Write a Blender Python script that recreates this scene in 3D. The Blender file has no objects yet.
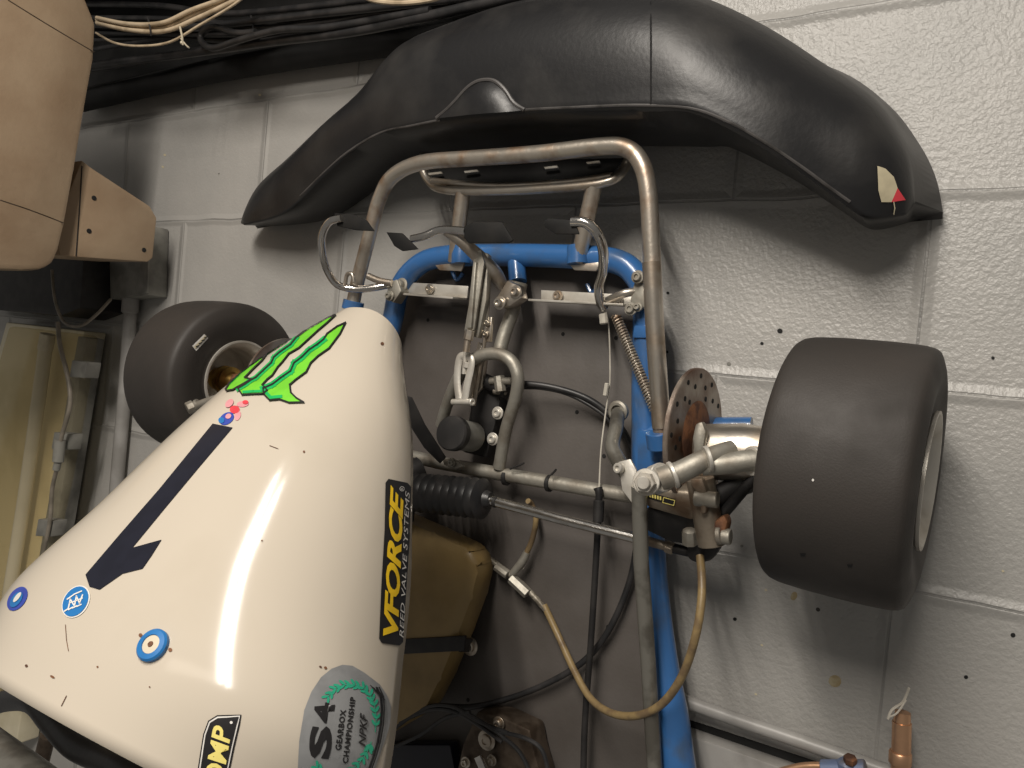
import bpy, bmesh, math, random
from mathutils import Vector, Matrix, Euler
from mathutils.bvhtree import BVHTree
from mathutils.geometry import tessellate_polygon
random.seed(7)
PI = math.pi
SC = bpy.context.scene
COL = SC.collection
SC.view_settings.view_transform = 'Standard'
SC.view_settings.look = 'None'

# ------------------------------------------------------------------ camera
CAM = Vector((1.1805, -.9663, -.4692)); ROT = Euler((1.5528, -.092, .5465), 'XYZ').to_matrix(); F = 753.8
cd = bpy.data.cameras.new('camera'); co = bpy.data.objects.new('camera', cd); COL.objects.link(co)
co.location = CAM; co.rotation_euler = (1.5528, -.092, .5465)
cd.sensor_width = 36; cd.lens = 36 * F / 1024; cd.clip_start = .01; SC.camera = co
def ray(x, y): return ROT @ Vector(((x - 512) / F, (384 - y) / F, -1))
def P(x, y, d):                     # the point seen at x, y that stands d metres off the wall
    r = ray(x, y); return CAM + r * ((-d - CAM.y) / r.y)
def PX(x, y, X):                    # the point seen at x, y on the plane of that world X
    r = ray(x, y); return CAM + r * ((X - CAM.x) / r.x)

# ------------------------------------------------------------------ materials
def mat(name, col, rough=.5, metal=0., col2=None, scale=20., bump=0., bscale=60., lo=.45, hi=.6, coat=0., spec=.5, rough2=None, detail=6.):
    m = bpy.data.materials.new(name); m.use_nodes = True; nt = m.node_tree; b = nt.nodes['Principled BSDF']
    N = nt.nodes.new; L = nt.links.new
    b.inputs['Base Color'].default_value = (*col, 1); b.inputs['Roughness'].default_value = rough; b.inputs['Metallic'].default_value = metal
    b.inputs['Coat Weight'].default_value = coat; b.inputs['Coat Roughness'].default_value = .08; b.inputs['Specular IOR Level'].default_value = spec
    tc = N('ShaderNodeTexCoord')
    n = N('ShaderNodeTexNoise'); n.inputs['Scale'].default_value = scale; n.inputs['Detail'].default_value = detail
    L(tc.outputs['Object'], n.inputs['Vector'])
    if col2 is None: col2 = tuple(c * .8 for c in col)
    r = N('ShaderNodeValToRGB'); r.color_ramp.elements[0].position = lo; r.color_ramp.elements[1].position = hi
    r.color_ramp.elements[0].color = (*col, 1); r.color_ramp.elements[1].color = (*col2, 1)
    L(n.outputs['Fac'], r.inputs['Fac']); L(r.outputs['Color'], b.inputs['Base Color'])
    if rough2 is not None:
        mr = N('ShaderNodeMapRange'); mr.inputs['From Min'].default_value = lo; mr.inputs['From Max'].default_value = hi
        mr.inputs['To Min'].default_value = rough; mr.inputs['To Max'].default_value = rough2
        L(n.outputs['Fac'], mr.inputs['Value']); L(mr.outputs['Result'], b.inputs['Roughness'])
    if bump:
        n2 = N('ShaderNodeTexNoise'); n2.inputs['Scale'].default_value = bscale; n2.inputs['Detail'].default_value = 4
        L(tc.outputs['Object'], n2.inputs['Vector'])
        bp = N('ShaderNodeBump'); bp.inputs['Strength'].default_value = bump; bp.inputs['Distance'].default_value = .002
        L(n2.outputs['Fac'], bp.inputs['Height']); L(bp.outputs['Normal'], b.inputs['Normal'])
    return m
M = {}
M['steel'] = mat('worn_steel', (.62, .57, .50), .30, .9, (.36, .29, .22), 28, .15, 90, .42, .68, rough2=.5)
M['rusty'] = mat('rusty_steel', (.62, .56, .48), .34, .85, (.30, .20, .13), 30, .2, 120, .48, .70, rough2=.55)
M['chrome'] = mat('chrome', (.72, .70, .67), .16, 1., (.45, .42, .38), 30, .05, 90, .5, .75, rough2=.35)
M['alloy'] = mat('dull_alloy', (.40, .38, .33), .50, .65, (.25, .22, .18), 35, .25, 140, .42, .66, rough2=.6)
M['bright'] = mat('bright_aluminium', (.66, .63, .57), .42, .5, (.45, .41, .35), 25, .15, 120, .45, .7)
M['grey_tube'] = mat('grey_tube', (.26, .25, .22), .38, .6, (.15, .14, .12), 30, .15, 90)
M['blue'] = mat('blue_frame_paint', (.035, .13, .34), .30, 0, (.06, .09, .14), 26, .12, 120, .50, .78, coat=.4)
M['pan'] = mat('floor_pan_grey', (.112, .100, .092), .50, 0, (.070, .060, .052), 9, .12, 200, .35, .7, rough2=.62)
M['rubber'] = mat('tyre_rubber', (.040, .034, .030), .55, 0, (.028, .024, .021), 14, .12, 500, .35, .7, rough2=.75)
M['plastic'] = mat('black_plastic', (.013, .013, .014), .38, 0, (.036, .034, .032), 9, .12, 150, .5, .8, rough2=.55)
M['black'] = mat('black_matt', (.014, .013, .013), .55, 0, (.025, .023, .022), 30)
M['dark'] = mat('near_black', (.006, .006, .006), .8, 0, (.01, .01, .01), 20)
M['cable_black'] = mat('black_cable', (.018, .018, .019), .42, 0, (.035, .033, .033), 30)
M['cable_white'] = mat('white_cable', (.62, .50, .35), .45, 0, (.42, .33, .22), 30)
M['cable_grey'] = mat('grey_cable', (.24, .21, .17), .5, 0, (.16, .14, .11), 30)
M['brass'] = mat('brass', (.55, .36, .10), .35, .9, (.28, .16, .05), 30)
M['grimy'] = mat('grimy_iron', (.13, .10, .075), .5, .6, (.07, .05, .035), 40, .3, 150)
M['dirty_steel'] = mat('dirty_steel', (.30, .255, .20), .48, .65, (.15, .10, .065), 26, .25, 150, .42, .62, rough2=.65)
M['lip'] = mat('paler_plastic_edge', (.075, .07, .068), .4, 0, (.035, .032, .03), 30)  # paler grey than the spoiler plastic, for its crease and dome edge
M['pad'] = mat('black_pedal_pad', (.010, .010, .010), .7, 0, (.016, .015, .014), 30, .1, 200, spec=.25)
M['rust'] = mat('rusted_iron', (.26, .12, .06), .7, .5, (.12, .06, .04), 60, .4, 200)
M['disc'] = mat('brake_disc_steel', (.42, .37, .32), .42, .75, (.16, .09, .06), 22, .2, 200, .4, .65)
M['hose'] = mat('tan_hose', (.26, .185, .085), .42, 0, (.16, .11, .06), 40, .2, 200)
M['braid'] = mat('braided_hose', (.30, .27, .22), .5, .4, (.15, .13, .10), 120, .3, 300)
M['tank'] = mat('yellowed_tank', (.30, .205, .08), .42, 0, (.14, .09, .03), 9, .1, 80, .4, .72, coat=.2)
M['cowl'] = mat('cream_fibreglass', (.54, .482, .40), .13, 0, (.48, .425, .345), 7, .03, 40, .5, .8, coat=0, spec=.4)
M['wood'] = mat('beige_paint', (.36, .265, .175), .55, 0, (.29, .20, .125), 11, .25, 90, .4, .7)
M['lampbody'] = mat('aged_cream_plastic', (.84, .77, .58), .5, 0, (.72, .65, .46), 8, .1, 60)
M['tubewhite'] = mat('fluorescent_tube_glass', (.74, .70, .60), .22, 0, (.66, .62, .52), 8)
M['grey_plastic'] = mat('grey_plastic', (.24, .235, .21), .5, 0, (.16, .155, .14), 20)
M['pipe_paint'] = mat('grey_painted_pipe', (.33, .32, .305), .4, 0, (.25, .24, .225), 14, .2, 60)
M['copper'] = mat('copper', (.75, .45, .27), .33, .85, (.50, .30, .19), 28, .1, 90, .42, .66, rough2=.55)
M['valve'] = mat('blue_grey_valve', (.13, .17, .28), .45, .2, (.2, .17, .15), 30)
M['tie'] = mat('cream_tie', (.62, .55, .42), .5)
M['string'] = mat('pale_string', (.62, .58, .5), .8)
def flat(n, c, r=.4): return mat(n, c, r, 0, tuple(x * .88 for x in c), 60)
M['s_black'] = flat('sticker_black', (.018, .017, .018), .35)
M['s_navy'] = flat('sticker_navy', (.013, .014, .024), .3)
M['s_lime'] = flat('sticker_lime', (.17, .60, .035))
M['s_green'] = flat('sticker_green', (.01, .42, .10))
M['s_yellow'] = flat('sticker_yellow', (.95, .62, .02))
M['s_pale'] = flat('sticker_pale_yellow', (.86, .74, .22))
M['s_white'] = flat('sticker_white', (.78, .76, .72))
M['s_grey'] = flat('sticker_grey', (.25, .255, .26), .3)
M['s_leaf'] = flat('sticker_leaf', (.03, .40, .24))
M['s_red'] = flat('sticker_red', (.72, .06, .08))
M['s_pink'] = flat('sticker_pink', (.75, .33, .36))
M['s_blue'] = flat('sticker_blue', (.02, .17, .46))
M['s_deep'] = flat('sticker_deep_blue', (.04, .07, .38))
M['s_cream'] = flat('sticker_cream', (.62, .55, .38))

M['wall_stain'] = mat('ochre_stain', (.30, .24, .13), .5, 0, (.38, .33, .22), 80)
def clear_mat():
    m = bpy.data.materials.new('clear_yellowed_diffuser'); m.use_nodes = True; nt = m.node_tree; nt.nodes.clear()
    N = nt.nodes.new; o = N('ShaderNodeOutputMaterial'); mx = N('ShaderNodeMixShader'); t = N('ShaderNodeBsdfTransparent'); p = N('ShaderNodeBsdfPrincipled')
    t.inputs['Color'].default_value = (.98, .95, .86, 1); p.inputs['Base Color'].default_value = (.55, .48, .32, 1); p.inputs['Roughness'].default_value = .15
    mx.inputs['Fac'].default_value = .14
    nt.links.new(t.outputs[0], mx.inputs[1]); nt.links.new(p.outputs[0], mx.inputs[2]); nt.links.new(mx.outputs[0], o.inputs[0])
    return m
M['clear'] = clear_mat()

def wall_mat():
    m = bpy.data.materials.new('grey_painted_blockwork'); m.use_nodes = True; nt = m.node_tree; b = nt.nodes['Principled BSDF']
    N = nt.nodes.new; L = nt.links.new
    tc = N('ShaderNodeTexCoord'); sx = N('ShaderNodeSeparateXYZ'); L(tc.outputs['Object'], sx.inputs[0])
    wob = N('ShaderNodeTexNoise'); wob.inputs['Scale'].default_value = 9; L(tc.outputs['Object'], wob.inputs['Vector'])
    ws = N('ShaderNodeMath'); ws.operation = 'MULTIPLY_ADD'; ws.inputs[1].default_value = .010; ws.inputs[2].default_value = -.005; L(wob.outputs['Fac'], ws.inputs[0])
    zz = N('ShaderNodeMath'); L(sx.outputs['Z'], zz.inputs[0]); L(ws.outputs[0], zz.inputs[1])
    cx = N('ShaderNodeCombineXYZ'); L(sx.outputs['X'], cx.inputs['X']); L(zz.outputs[0], cx.inputs['Y'])
    def brick(size, smooth):
        br = N('ShaderNodeTexBrick'); br.offset = .5; br.offset_frequency = 2
        for k, v in (('Scale', 1), ('Brick Width', .45), ('Row Height', .225), ('Mortar Size', size), ('Mortar Smooth', smooth), ('Bias', 0)): br.inputs[k].default_value = v
        L(cx.outputs[0], br.inputs['Vector']); return br
    wide = brick(.013, 1.); thin = brick(.0022, .6)
    # base colour
    n1 = N('ShaderNodeTexNoise'); n1.inputs['Scale'].default_value = 4; n1.inputs['Detail'].default_value = 5; L(tc.outputs['Object'], n1.inputs['Vector'])
    r1 = N('ShaderNodeValToRGB'); r1.color_ramp.elements[0].color = (.37, .363, .345, 1); r1.color_ramp.elements[1].color = (.45, .436, .412, 1)
    r1.color_ramp.elements[0].position = .35; r1.color_ramp.elements[1].position = .7
    L(n1.outputs['Fac'], r1.inputs['Fac'])
    mk = N('ShaderNodeMix'); mk.data_type = 'RGBA'; mk.inputs['B'].default_value = (.12, .118, .112, 1)
    br_n = N('ShaderNodeTexNoise'); br_n.inputs['Scale'].default_value = 6; L(tc.outputs['Object'], br_n.inputs['Vector'])
    rr = N('ShaderNodeMapRange'); rr.inputs['From Min'].default_value = .4; rr.inputs['From Max'].default_value = .62; L(br_n.outputs['Fac'], rr.inputs['Value'])
    mm = N('ShaderNodeMath'); mm.operation = 'MULTIPLY'; L(rr.outputs[0], mm.inputs[0]); L(thin.outputs['Fac'], mm.inputs[1])
    m2 = N('ShaderNodeMath'); m2.operation = 'MULTIPLY'; m2.inputs[1].default_value = .55; L(mm.outputs[0], m2.inputs[0])
    L(m2.outputs[0], mk.inputs['Factor']); L(r1.outputs['Color'], mk.inputs['A'])
    # small dark pits
    vo = N('ShaderNodeTexVoronoi'); vo.inputs['Scale'].default_value = 12; L(tc.outputs['Object'], vo.inputs['Vector'])
    lt = N('ShaderNodeMath'); lt.operation = 'LESS_THAN'; lt.inputs[1].default_value = .03; L(vo.outputs['Distance'], lt.inputs[0])
    mp = N('ShaderNodeMix'); mp.data_type = 'RGBA'; mp.inputs['B'].default_value = (.04, .035, .03, 1)
    L(lt.outputs[0], mp.inputs['Factor']); L(mk.outputs['Result'], mp.inputs['A']); L(mp.outputs['Result'], b.inputs['Base Color'])
    b.inputs['Roughness'].default_value = .36
    # relief: coarse block texture under thick paint
    n2 = N('ShaderNodeTexNoise'); n2.inputs['Scale'].default_value = 170; n2.inputs['Detail'].default_value = 3; n2.inputs['Roughness'].default_value = .55; L(tc.outputs['Object'], n2.inputs['Vector'])
    n3 = N('ShaderNodeTexNoise'); n3.inputs['Scale'].default_value = 22; n3.inputs['Detail'].default_value = 2; L(tc.outputs['Object'], n3.inputs['Vector'])
    rgt = N('ShaderNodeMapRange'); rgt.inputs['From Min'].default_value = .1; rgt.inputs['From Max'].default_value = .9; rgt.inputs['To Min'].default_value = .35; rgt.inputs['To Max'].default_value = 1.
    L(sx.outputs['X'], rgt.inputs['Value'])
    h = N('ShaderNodeMath'); h.operation = 'MULTIPLY'; L(n2.outputs['Fac'], h.inputs[0]); L(rgt.outputs[0], h.inputs[1])
    a1 = N('ShaderNodeMath'); a1.operation = 'MULTIPLY_ADD'; a1.inputs[1].default_value = .8; L(n3.outputs['Fac'], a1.inputs[0]); L(h.outputs[0], a1.inputs[2])
    a2 = N('ShaderNodeMath'); a2.operation = 'MULTIPLY_ADD'; a2.inputs[1].default_value = 2.0; L(wide.outputs['Fac'], a2.inputs[0]); L(a1.outputs[0], a2.inputs[2])
    a3 = N('ShaderNodeMath'); a3.operation = 'MULTIPLY_ADD'; a3.inputs[1].default_value = -.7; L(thin.outputs['Fac'], a3.inputs[0]); L(a2.outputs[0], a3.inputs[2])
    bp = N('ShaderNodeBump'); bp.inputs['Strength'].default_value = .45; bp.inputs['Distance'].default_value = .004
    L(a3.outputs[0], bp.inputs['Height']); L(bp.outputs['Normal'], b.inputs['Normal'])
    return m

# ------------------------------------------------------------------ mesh helpers
def catmull(pts, n=6, closed=False):
    out = []; k = len(pts)
    if k < 3: return [Vector(p) for p in pts]
    rng = range(k if closed else k - 1)
    for i in rng:
        if closed: a, b, c, d = pts[i - 1], pts[i], pts[(i + 1) % k], pts[(i + 2) % k]
        else: a, b, c, d = pts[max(i - 1, 0)], pts[i], pts[i + 1], pts[min(i + 2, k - 1)]
        for j in range(n):
            t = j / n
            out.append(.5 * ((2 * b) + (c - a) * t + (2 * a - 5 * b + 4 * c - d) * t * t + (3 * b - a - 3 * c + d) * t ** 3))
    if not closed: out.append(Vector(pts[-1]))
    return out
def frame_of(d):
    d = d.normalized(); u = d.cross(Vector((0, 0, 1)))
    if u.length < .05: u = d.cross(Vector((1, 0, 0)))
    u.normalize(); return u, d.cross(u).normalized()

class MB:
    def __init__(s): s.bm = bmesh.new(); s.marks = []
    def nxt(s):                                     # what follows is the next piece, an object of its own
        s.marks.append(len(s.bm.faces)); return s
    def tube(s, pts, r, smooth=5, closed=False, seg=12, caps=True, mi=0, flat=1.0):
        pts = [Vector(p) for p in pts]; k0 = len(pts)
        rs = r if isinstance(r, (list, tuple)) else None
        ps = catmull(pts, smooth, closed) if smooth and k0 > 2 else pts
        n = len(ps); rings = []; u = None
        for i, q in enumerate(ps):
            if closed: t = ps[(i + 1) % n] - ps[i - 1]
            else: t = ps[min(i + 1, n - 1)] - ps[max(i - 1, 0)]
            t.normalize()
            if u is None: u, v = frame_of(t)
            else:
                u = (u - t * u.dot(t))
                if u.length < 1e-5: u, v = frame_of(t)
                u.normalize(); v = t.cross(u)
            if rs:
                f = i / (n - 1) * (len(rs) - 1); a = min(int(f), len(rs) - 2); rad = rs[a] + (rs[a + 1] - rs[a]) * (f - a)
            else: rad = r
            rings.append([s.bm.verts.new(q + (u * math.cos(2 * PI * j / seg) + v * math.sin(2 * PI * j / seg) * flat) * rad) for j in range(seg)])
        for i in range(n if closed else n - 1):
            A, B = rings[i], rings[(i + 1) % n]
            for j in range(seg):
                f = s.bm.faces.new((A[j], A[(j + 1) % seg], B[(j + 1) % seg], B[j])); f.smooth = True; f.material_index = mi
        if caps and not closed:
            for R_ in (rings[0], rings[-1]):
                f = s.bm.faces.new(R_); f.material_index = mi
        return s
    def lathe(s, c, ax, prof, seg=32, mi=0, closed=False):      # prof: (along, radius)
        c = Vector(c); ax = Vector(ax).normalized(); u, v = frame_of(ax); rings = []
        for a, r in prof:
            r = max(r, 1e-5)
            rings.append([s.bm.verts.new(c + ax * a + (u * math.cos(2 * PI * j / seg) + v * math.sin(2 * PI * j / seg)) * r) for j in range(seg)])
        for i in range(len(rings) - (0 if closed else 1)):
            A, B = rings[i], rings[(i + 1) % len(rings)]
            for j in range(seg):
                f = s.bm.faces.new((A[j], A[(j + 1) % seg], B[(j + 1) % seg], B[j])); f.smooth = True; f.material_index = mi
        if not closed:
            for R_ in (rings[0], rings[-1]):
                f = s.bm.faces.new(R_); f.material_index = mi
        return s
    def cyl(s, a, b, r, seg=20, bev=.0008, mi=0):
        a, b = Vector(a), Vector(b); L = (b - a).length; bev = min(bev, r * .4, L * .4)
        return s.lathe(a, b - a, [(0, r - bev), (bev, r), (L - bev, r), (L, r - bev)], seg, mi)
    def slab(s, poly, th, bev=.001, mi=0, n=None):              # polygon of points, extruded by th away from the viewer
        poly = [Vector(p) for p in poly]
        nn = Vector()
        for i in range(len(poly)):
            a, b = poly[i], poly[(i + 1) % len(poly)]; nn += a.cross(b)
        nn.normalize() if n is None else None
        if n is not None: nn = Vector(n).normalized()
        elif nn.dot(CAM - poly[0]) < 0: nn = -nn
        t = bmesh.new(); A = [t.verts.new(p) for p in poly]; B = [t.verts.new(p - nn * th) for p in poly]; k = len(poly)
        t.faces.new(A); t.faces.new(B[::-1])
        for i in range(k): t.faces.new((A[i], B[i], B[(i + 1) % k], A[(i + 1) % k]))
        bmesh.ops.recalc_face_normals(t, faces=t.faces)
        if bev: bmesh.ops.bevel(t, geom=list(t.edges), offset=min(bev, th * .45), segments=2, affect='EDGES', profile=.5)
        for f in t.faces: f.material_index = mi
        me = bpy.data.meshes.new('tmp'); t.to_mesh(me); t.free(); s.bm.from_mesh(me); bpy.data.meshes.remove(me); return s
    def bolt(s, p, d=(0, -1, 0), r=.006, h=.005, mi=0, washer=True, socket=True):
        p = Vector(p); d = Vector(d).normalized()
        if washer: s.lathe(p, d, [(0, r * 1.5), (.0015, r * 1.5), (.002, r * 1.4)], 20, mi); p = p + d * .0018
        s.lathe(p, d, [(0, r), (h * .8, r), (h, r * .85), (h, r * .5), (h * .6, r * .48)] if socket else [(0, r), (h * .8, r), (h, r * .85)], 6 if not socket else 12, mi)
        return s
    def build(s, name, m, parent=None, sharp=38, bevel=0):
        cuts = sorted(set([0] + [k for k in s.marks if k > 0] + [len(s.bm.faces)]))
        if len(cuts) > 2:
            out = []
            for a, e in zip(cuts, cuts[1:]):
                q = MB(); q.bm.free(); q.bm = s.bm.copy(); q.bm.faces.ensure_lookup_table()
                bmesh.ops.delete(q.bm, geom=[f for i, f in enumerate(q.bm.faces) if not a <= i < e], context='FACES')
                out.append(q.build(name, m, parent, sharp, bevel))
            s.bm.free(); return out[0]
        bmesh.ops.recalc_face_normals(s.bm, faces=s.bm.faces)
        me = bpy.data.meshes.new(name); s.bm.to_mesh(me); s.bm.free()
        o = bpy.data.objects.new(name, me); COL.objects.link(o)
        for mm in (m if isinstance(m, (list, tuple)) else [m]): me.materials.append(M[mm] if isinstance(mm, str) else mm)
        for f in me.polygons: f.use_smooth = True
        try: me.set_sharp_from_angle(angle=math.radians(sharp))
        except Exception: pass
        if bevel:
            b = o.modifiers.new('bevel', 'BEVEL'); b.width = bevel; b.segments = 2; b.limit_method = 'ANGLE'
        if parent is not None: attach(o, parent)
        return o
OFF = {}
def world_off(o):
    v = Vector()
    while o is not None: v += Vector(o.location); o = o.parent
    return v
def attach(o, parent):
    o.parent = parent
    root = parent
    while root.parent is not None: root = root.parent
    o.matrix_parent_inverse = Matrix.Translation(-Vector(root.location)) if parent is root else Matrix.Identity(4)
def thing(name, label, cat, loc, group=None):
    o = bpy.data.objects.new(name, None); o.empty_display_size = .05; COL.objects.link(o); o.location = loc
    return tag(o, label, cat, group)
def tag(o, label=None, cat=None, group=None, kind=None):
    if label: o['label'] = label
    if cat: o['category'] = cat
    if group: o['group'] = group
    if kind: o['kind'] = kind
    return o

# ------------------------------------------------------------------ decals: thin films that lie on a surface
def obj_bvh(o):
    me = o.data; return BVHTree.FromPolygons([v.co.copy() for v in me.vertices], [tuple(p.vertices) for p in me.polygons])
class Decal:
    def __init__(s, bvh, off=.0007): s.maxe = 7.; s.bvh = bvh; s.off = off; s.v = []; s.f = []; s.m = []
    def hit(s, x, y, off):
        r = ray(x, y).normalized(); h = s.bvh.ray_cast(CAM, r)
        for k in range(1, 16):                       # past the edge: fold back on to the surface
            if h[0] is not None: break
            r = ray(x + k * .8, y + k * .6).normalized(); h = s.bvh.ray_cast(CAM, r)
        if h[0] is None:
            q = CAM + r * .8; h = s.bvh.find_nearest(q)
            for _ in range(6):
                t = (h[0] - CAM).dot(r); q = CAM + r * t; h = s.bvh.find_nearest(q)
        n = h[1]
        if n.dot(r) > 0: n = -n
        return h[0] + n * off
    def tris(s, pts, tri, mi, lvl, maxe=7.):
        maxe = min(maxe, s.maxe)
        pts = [tuple(p) for p in pts]; tri = [tuple(t) for t in tri]
        for _ in range(7):
            new = []; mid = {}; ch = False
            def md(a, b):
                k = (min(a, b), max(a, b))
                if k not in mid: mid[k] = len(pts); pts.append(((pts[a][0] + pts[b][0]) / 2, (pts[a][1] + pts[b][1]) / 2))
                return mid[k]
            def ln(a, b): return math.hypot(pts[a][0] - pts[b][0], pts[a][1] - pts[b][1]) > maxe
            for a, b, c in tri:
                e = (ln(a, b), ln(b, c), ln(c, a)); k = sum(e)
                if k == 0: new.append((a, b, c)); continue
                ch = True
                if k == 3:
                    x, y, z = md(a, b), md(b, c), md(c, a); new += [(a, x, z), (x, b, y), (z, y, c), (x, y, z)]
                elif k == 2:
                    if not e[0]: a, b, c = b, c, a           # rotate so that ab, bc split... (c,a short last)
                    elif not e[1]: a, b, c = c, a, b
                    x, y = md(a, b), md(b, c); new += [(a, x, c), (x, y, c), (x, b, y)]
                else:
                    if e[1]: a, b, c = b, c, a
                    elif e[2]: a, b, c = c, a, b
                    x = md(a, b); new += [(a, x, c), (x, b, c)]
            tri = new
            if not ch: break
        base = len(s.v); off = s.off + lvl * .0005
        s.v += [s.hit(x, y, off) for x, y in pts]
        s.f += [(a + base, b + base, c + base) for a, b, c in tri]; s.m += [mi] * len(tri)
    def poly(s, pts, mi, lvl=0, maxe=7.):
        s.tris(pts, tessellate_polygon([[Vector((x, y, 0)) for x, y in pts]]), mi, lvl, maxe)
    def ell(s, cx, cy, a, b, ang, mi, lvl=0, n=28):
        c, q = math.cos(ang), math.sin(ang)
        s.poly([(cx + a * math.cos(t) * c - b * math.sin(t) * q, cy + a * math.cos(t) * q + b * math.sin(t) * c) for t in [2 * PI * i / n for i in range(n)]], mi, lvl)
    def stroke(s, pts, w, mi, lvl=1, closed=True):
        k = len(pts)
        for i in range(k if closed else k - 1):
            (x0, y0), (x1, y1) = pts[i], pts[(i + 1) % k]; L_ = math.hypot(x1 - x0, y1 - y0)
            if L_ < .01: continue
            ux, uy = (x1 - x0) / L_ * w / 2, (y1 - y0) / L_ * w / 2
            q = [(x0 - ux - uy, y0 - uy + ux), (x1 + ux - uy, y1 + uy + ux), (x1 + ux + uy, y1 + uy - ux), (x0 - ux + uy, y0 - uy - ux)]
            s.tris(q, [(0, 1, 2), (0, 2, 3)], mi, lvl)
    def text(s, body, quad, mi, lvl=1, shear=0., bold=0., space=1.):      # quad: bottom left, bottom right, top right, top left
        cu = bpy.data.curves.new('t', 'FONT'); cu.body = body; cu.offset = bold; cu.space_character = space; cu.resolution_u = 3; cu.shear = shear
        o = bpy.data.objects.new('t', cu); COL.objects.link(o); bpy.context.view_layer.update()
        dg = bpy.context.evaluated_depsgraph_get(); me = bpy.data.meshes.new_from_object(o.evaluated_get(dg))
        xs = [v.co.x for v in me.vertices]; ys = [v.co.y for v in me.vertices]; x0, x1, y0, y1 = min(xs), max(xs), min(ys), max(ys)
        pts = []
        for v in me.vertices:
            a = (v.co.x - x0) / (x1 - x0); b = (v.co.y - y0) / (y1 - y0)
            w = [(1 - a) * (1 - b), a * (1 - b), a * b, (1 - a) * b]
            pts.append((sum(w[i] * quad[i][0] for i in range(4)), sum(w[i] * quad[i][1] for i in range(4))))
        tri = []
        for pl in me.polygons:
            vs = list(pl.vertices)
            for i in range(1, len(vs) - 1): tri.append((vs[0], vs[i], vs[i + 1]))
        bpy.data.objects.remove(o); bpy.data.curves.remove(cu); bpy.data.meshes.remove(me)
        s.tris(pts, tri, mi, lvl)
    def build(s, name, mats, parent):
        me = bpy.data.meshes.new(name); me.from_pydata([tuple(v) for v in s.v], [], s.f)
        for m in mats: me.materials.append(M[m])
        for i, f in enumerate(me.polygons): f.material_index = s.m[i]; f.use_smooth = True
        o = bpy.data.objects.new(name, me); COL.objects.link(o)
        if parent is not None: attach(o, parent)
        return o

# ================================================================== the setting
def wall():
    bm = bmesh.new()
    vs = [bm.verts.new(v) for v in ((-2.2, 0, -2.2), (2.4, 0, -2.2), (2.4, 0, 1.6), (-2.2, 0, 1.6))]; bm.faces.new(vs)
    r = bmesh.ops.extrude_face_region(bm, geom=list(bm.faces)); bmesh.ops.translate(bm, verts=[g for g in r['geom'] if isinstance(g, bmesh.types.BMVert)], vec=(0, .1, 0))
    bmesh.ops.recalc_face_normals(bm, faces=bm.faces)
    me = bpy.data.meshes.new('wall_back'); bm.to_mesh(me); bm.free(); me.materials.append(wall_mat())
    o = bpy.data.objects.new('wall_back', me); COL.objects.link(o); tag(o, kind='structure')
wall()
#@@SETTING
WALL = bpy.data.objects['wall_back']
d = Decal(obj_bvh(WALL), .0006)
for x, y, r, c in ((780, 331, 2.8, 0), (762, 343.5, 1.8, 0), (993, 358, 1.8, 0), (668, 293, 1.6, 0), (735, 619, 2, 0), (966, 677, 2.2, 0), (1013, 635, 2.6, 0), (729, 364, 2.2, 1), (667, 352, 1.6, 0), (742, 546, 1.6, 1)): d.ell(x, y, r, r * .9, .3, 0 if c == 0 else 2, 0, 10)
for x, y, a, b_ in ((835, 681, 6.5, 6), (794, 596, 3.2, 4.5)): d.ell(x, y, a, b_, .4, 1, 0, 14)
for x, y in ((762, 645), (766, 590), (756, 694), (1003, 571), (165, 155), (163, 167), (260, 95)): d.ell(x, y, 1.5, 1.1, .5, 3, 0, 8)
tag(d.build('trim_3', ['dark', 'wall_stain', 'grey_plastic', 's_cream'], None), kind='structure')

# dark soffit over the cables
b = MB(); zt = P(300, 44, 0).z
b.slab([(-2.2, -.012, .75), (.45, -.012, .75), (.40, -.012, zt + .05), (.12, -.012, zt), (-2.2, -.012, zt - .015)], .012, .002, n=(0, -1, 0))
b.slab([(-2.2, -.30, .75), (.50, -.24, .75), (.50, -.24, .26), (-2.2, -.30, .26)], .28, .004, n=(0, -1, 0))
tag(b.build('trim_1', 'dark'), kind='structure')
# grey ledge below the pipe, bottom right
b = MB()
b.slab([P(560, 690, .028), P(770, 764, .028), P(930, 820, .028), P(930, 1000, .028), P(560, 960, .028)], .028, .002)
tag(b.build('trim_2', 'pipe_paint'), kind='structure')

def tubething(name, pts, r, m, label, cat, group=None, **k):
    b = MB(); b.tube(pts, r, **k); return tag(b.build(name, m), label, cat, group)
# pipes
t = thing('wall_pipe', 'grey painted pipe running along the wall below the right tyre', 'pipe', P(800, 735, .03))
MB().tube([P(600, 667, .030), P(690, 703, .030), P(800, 741, .030), P(900, 776, .030), P(1000, 812, .030)], .0085).build('pipe', 'pipe_paint', t)
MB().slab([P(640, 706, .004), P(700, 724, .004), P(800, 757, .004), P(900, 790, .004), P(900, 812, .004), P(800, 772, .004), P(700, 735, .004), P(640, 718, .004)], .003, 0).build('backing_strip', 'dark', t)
t = thing('copper_pipe', 'short upright copper pipe end tied with pale string', 'pipe', P(900, 790, .03))
MB().tube([P(902, 722, .055), P(903, 712, .055)], [.0085, .0075], smooth=0, seg=20).tube([P(898, 900, .055), P(900, 800, .055), P(902, 722, .055)], .0095, seg=20).build('pipe', 'copper', t)
MB().lathe(P(900, 764, .055), P(902, 722, .055) - P(898, 820, .055), [(0, .0105), (.001, .0112), (.012, .0112), (.013, .0105)], 24).build('pipe_collar', 'copper', t)
MB().tube([P(888, 719, .068), P(892, 710, .068), P(902, 703, .06), P(906, 696, .058), P(909, 688, .06)], .0014, seg=6).tube([P(889, 717, .068), P(897, 713, .068), P(906, 700, .06)], .001, seg=6).build('string', 'string', t)
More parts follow.
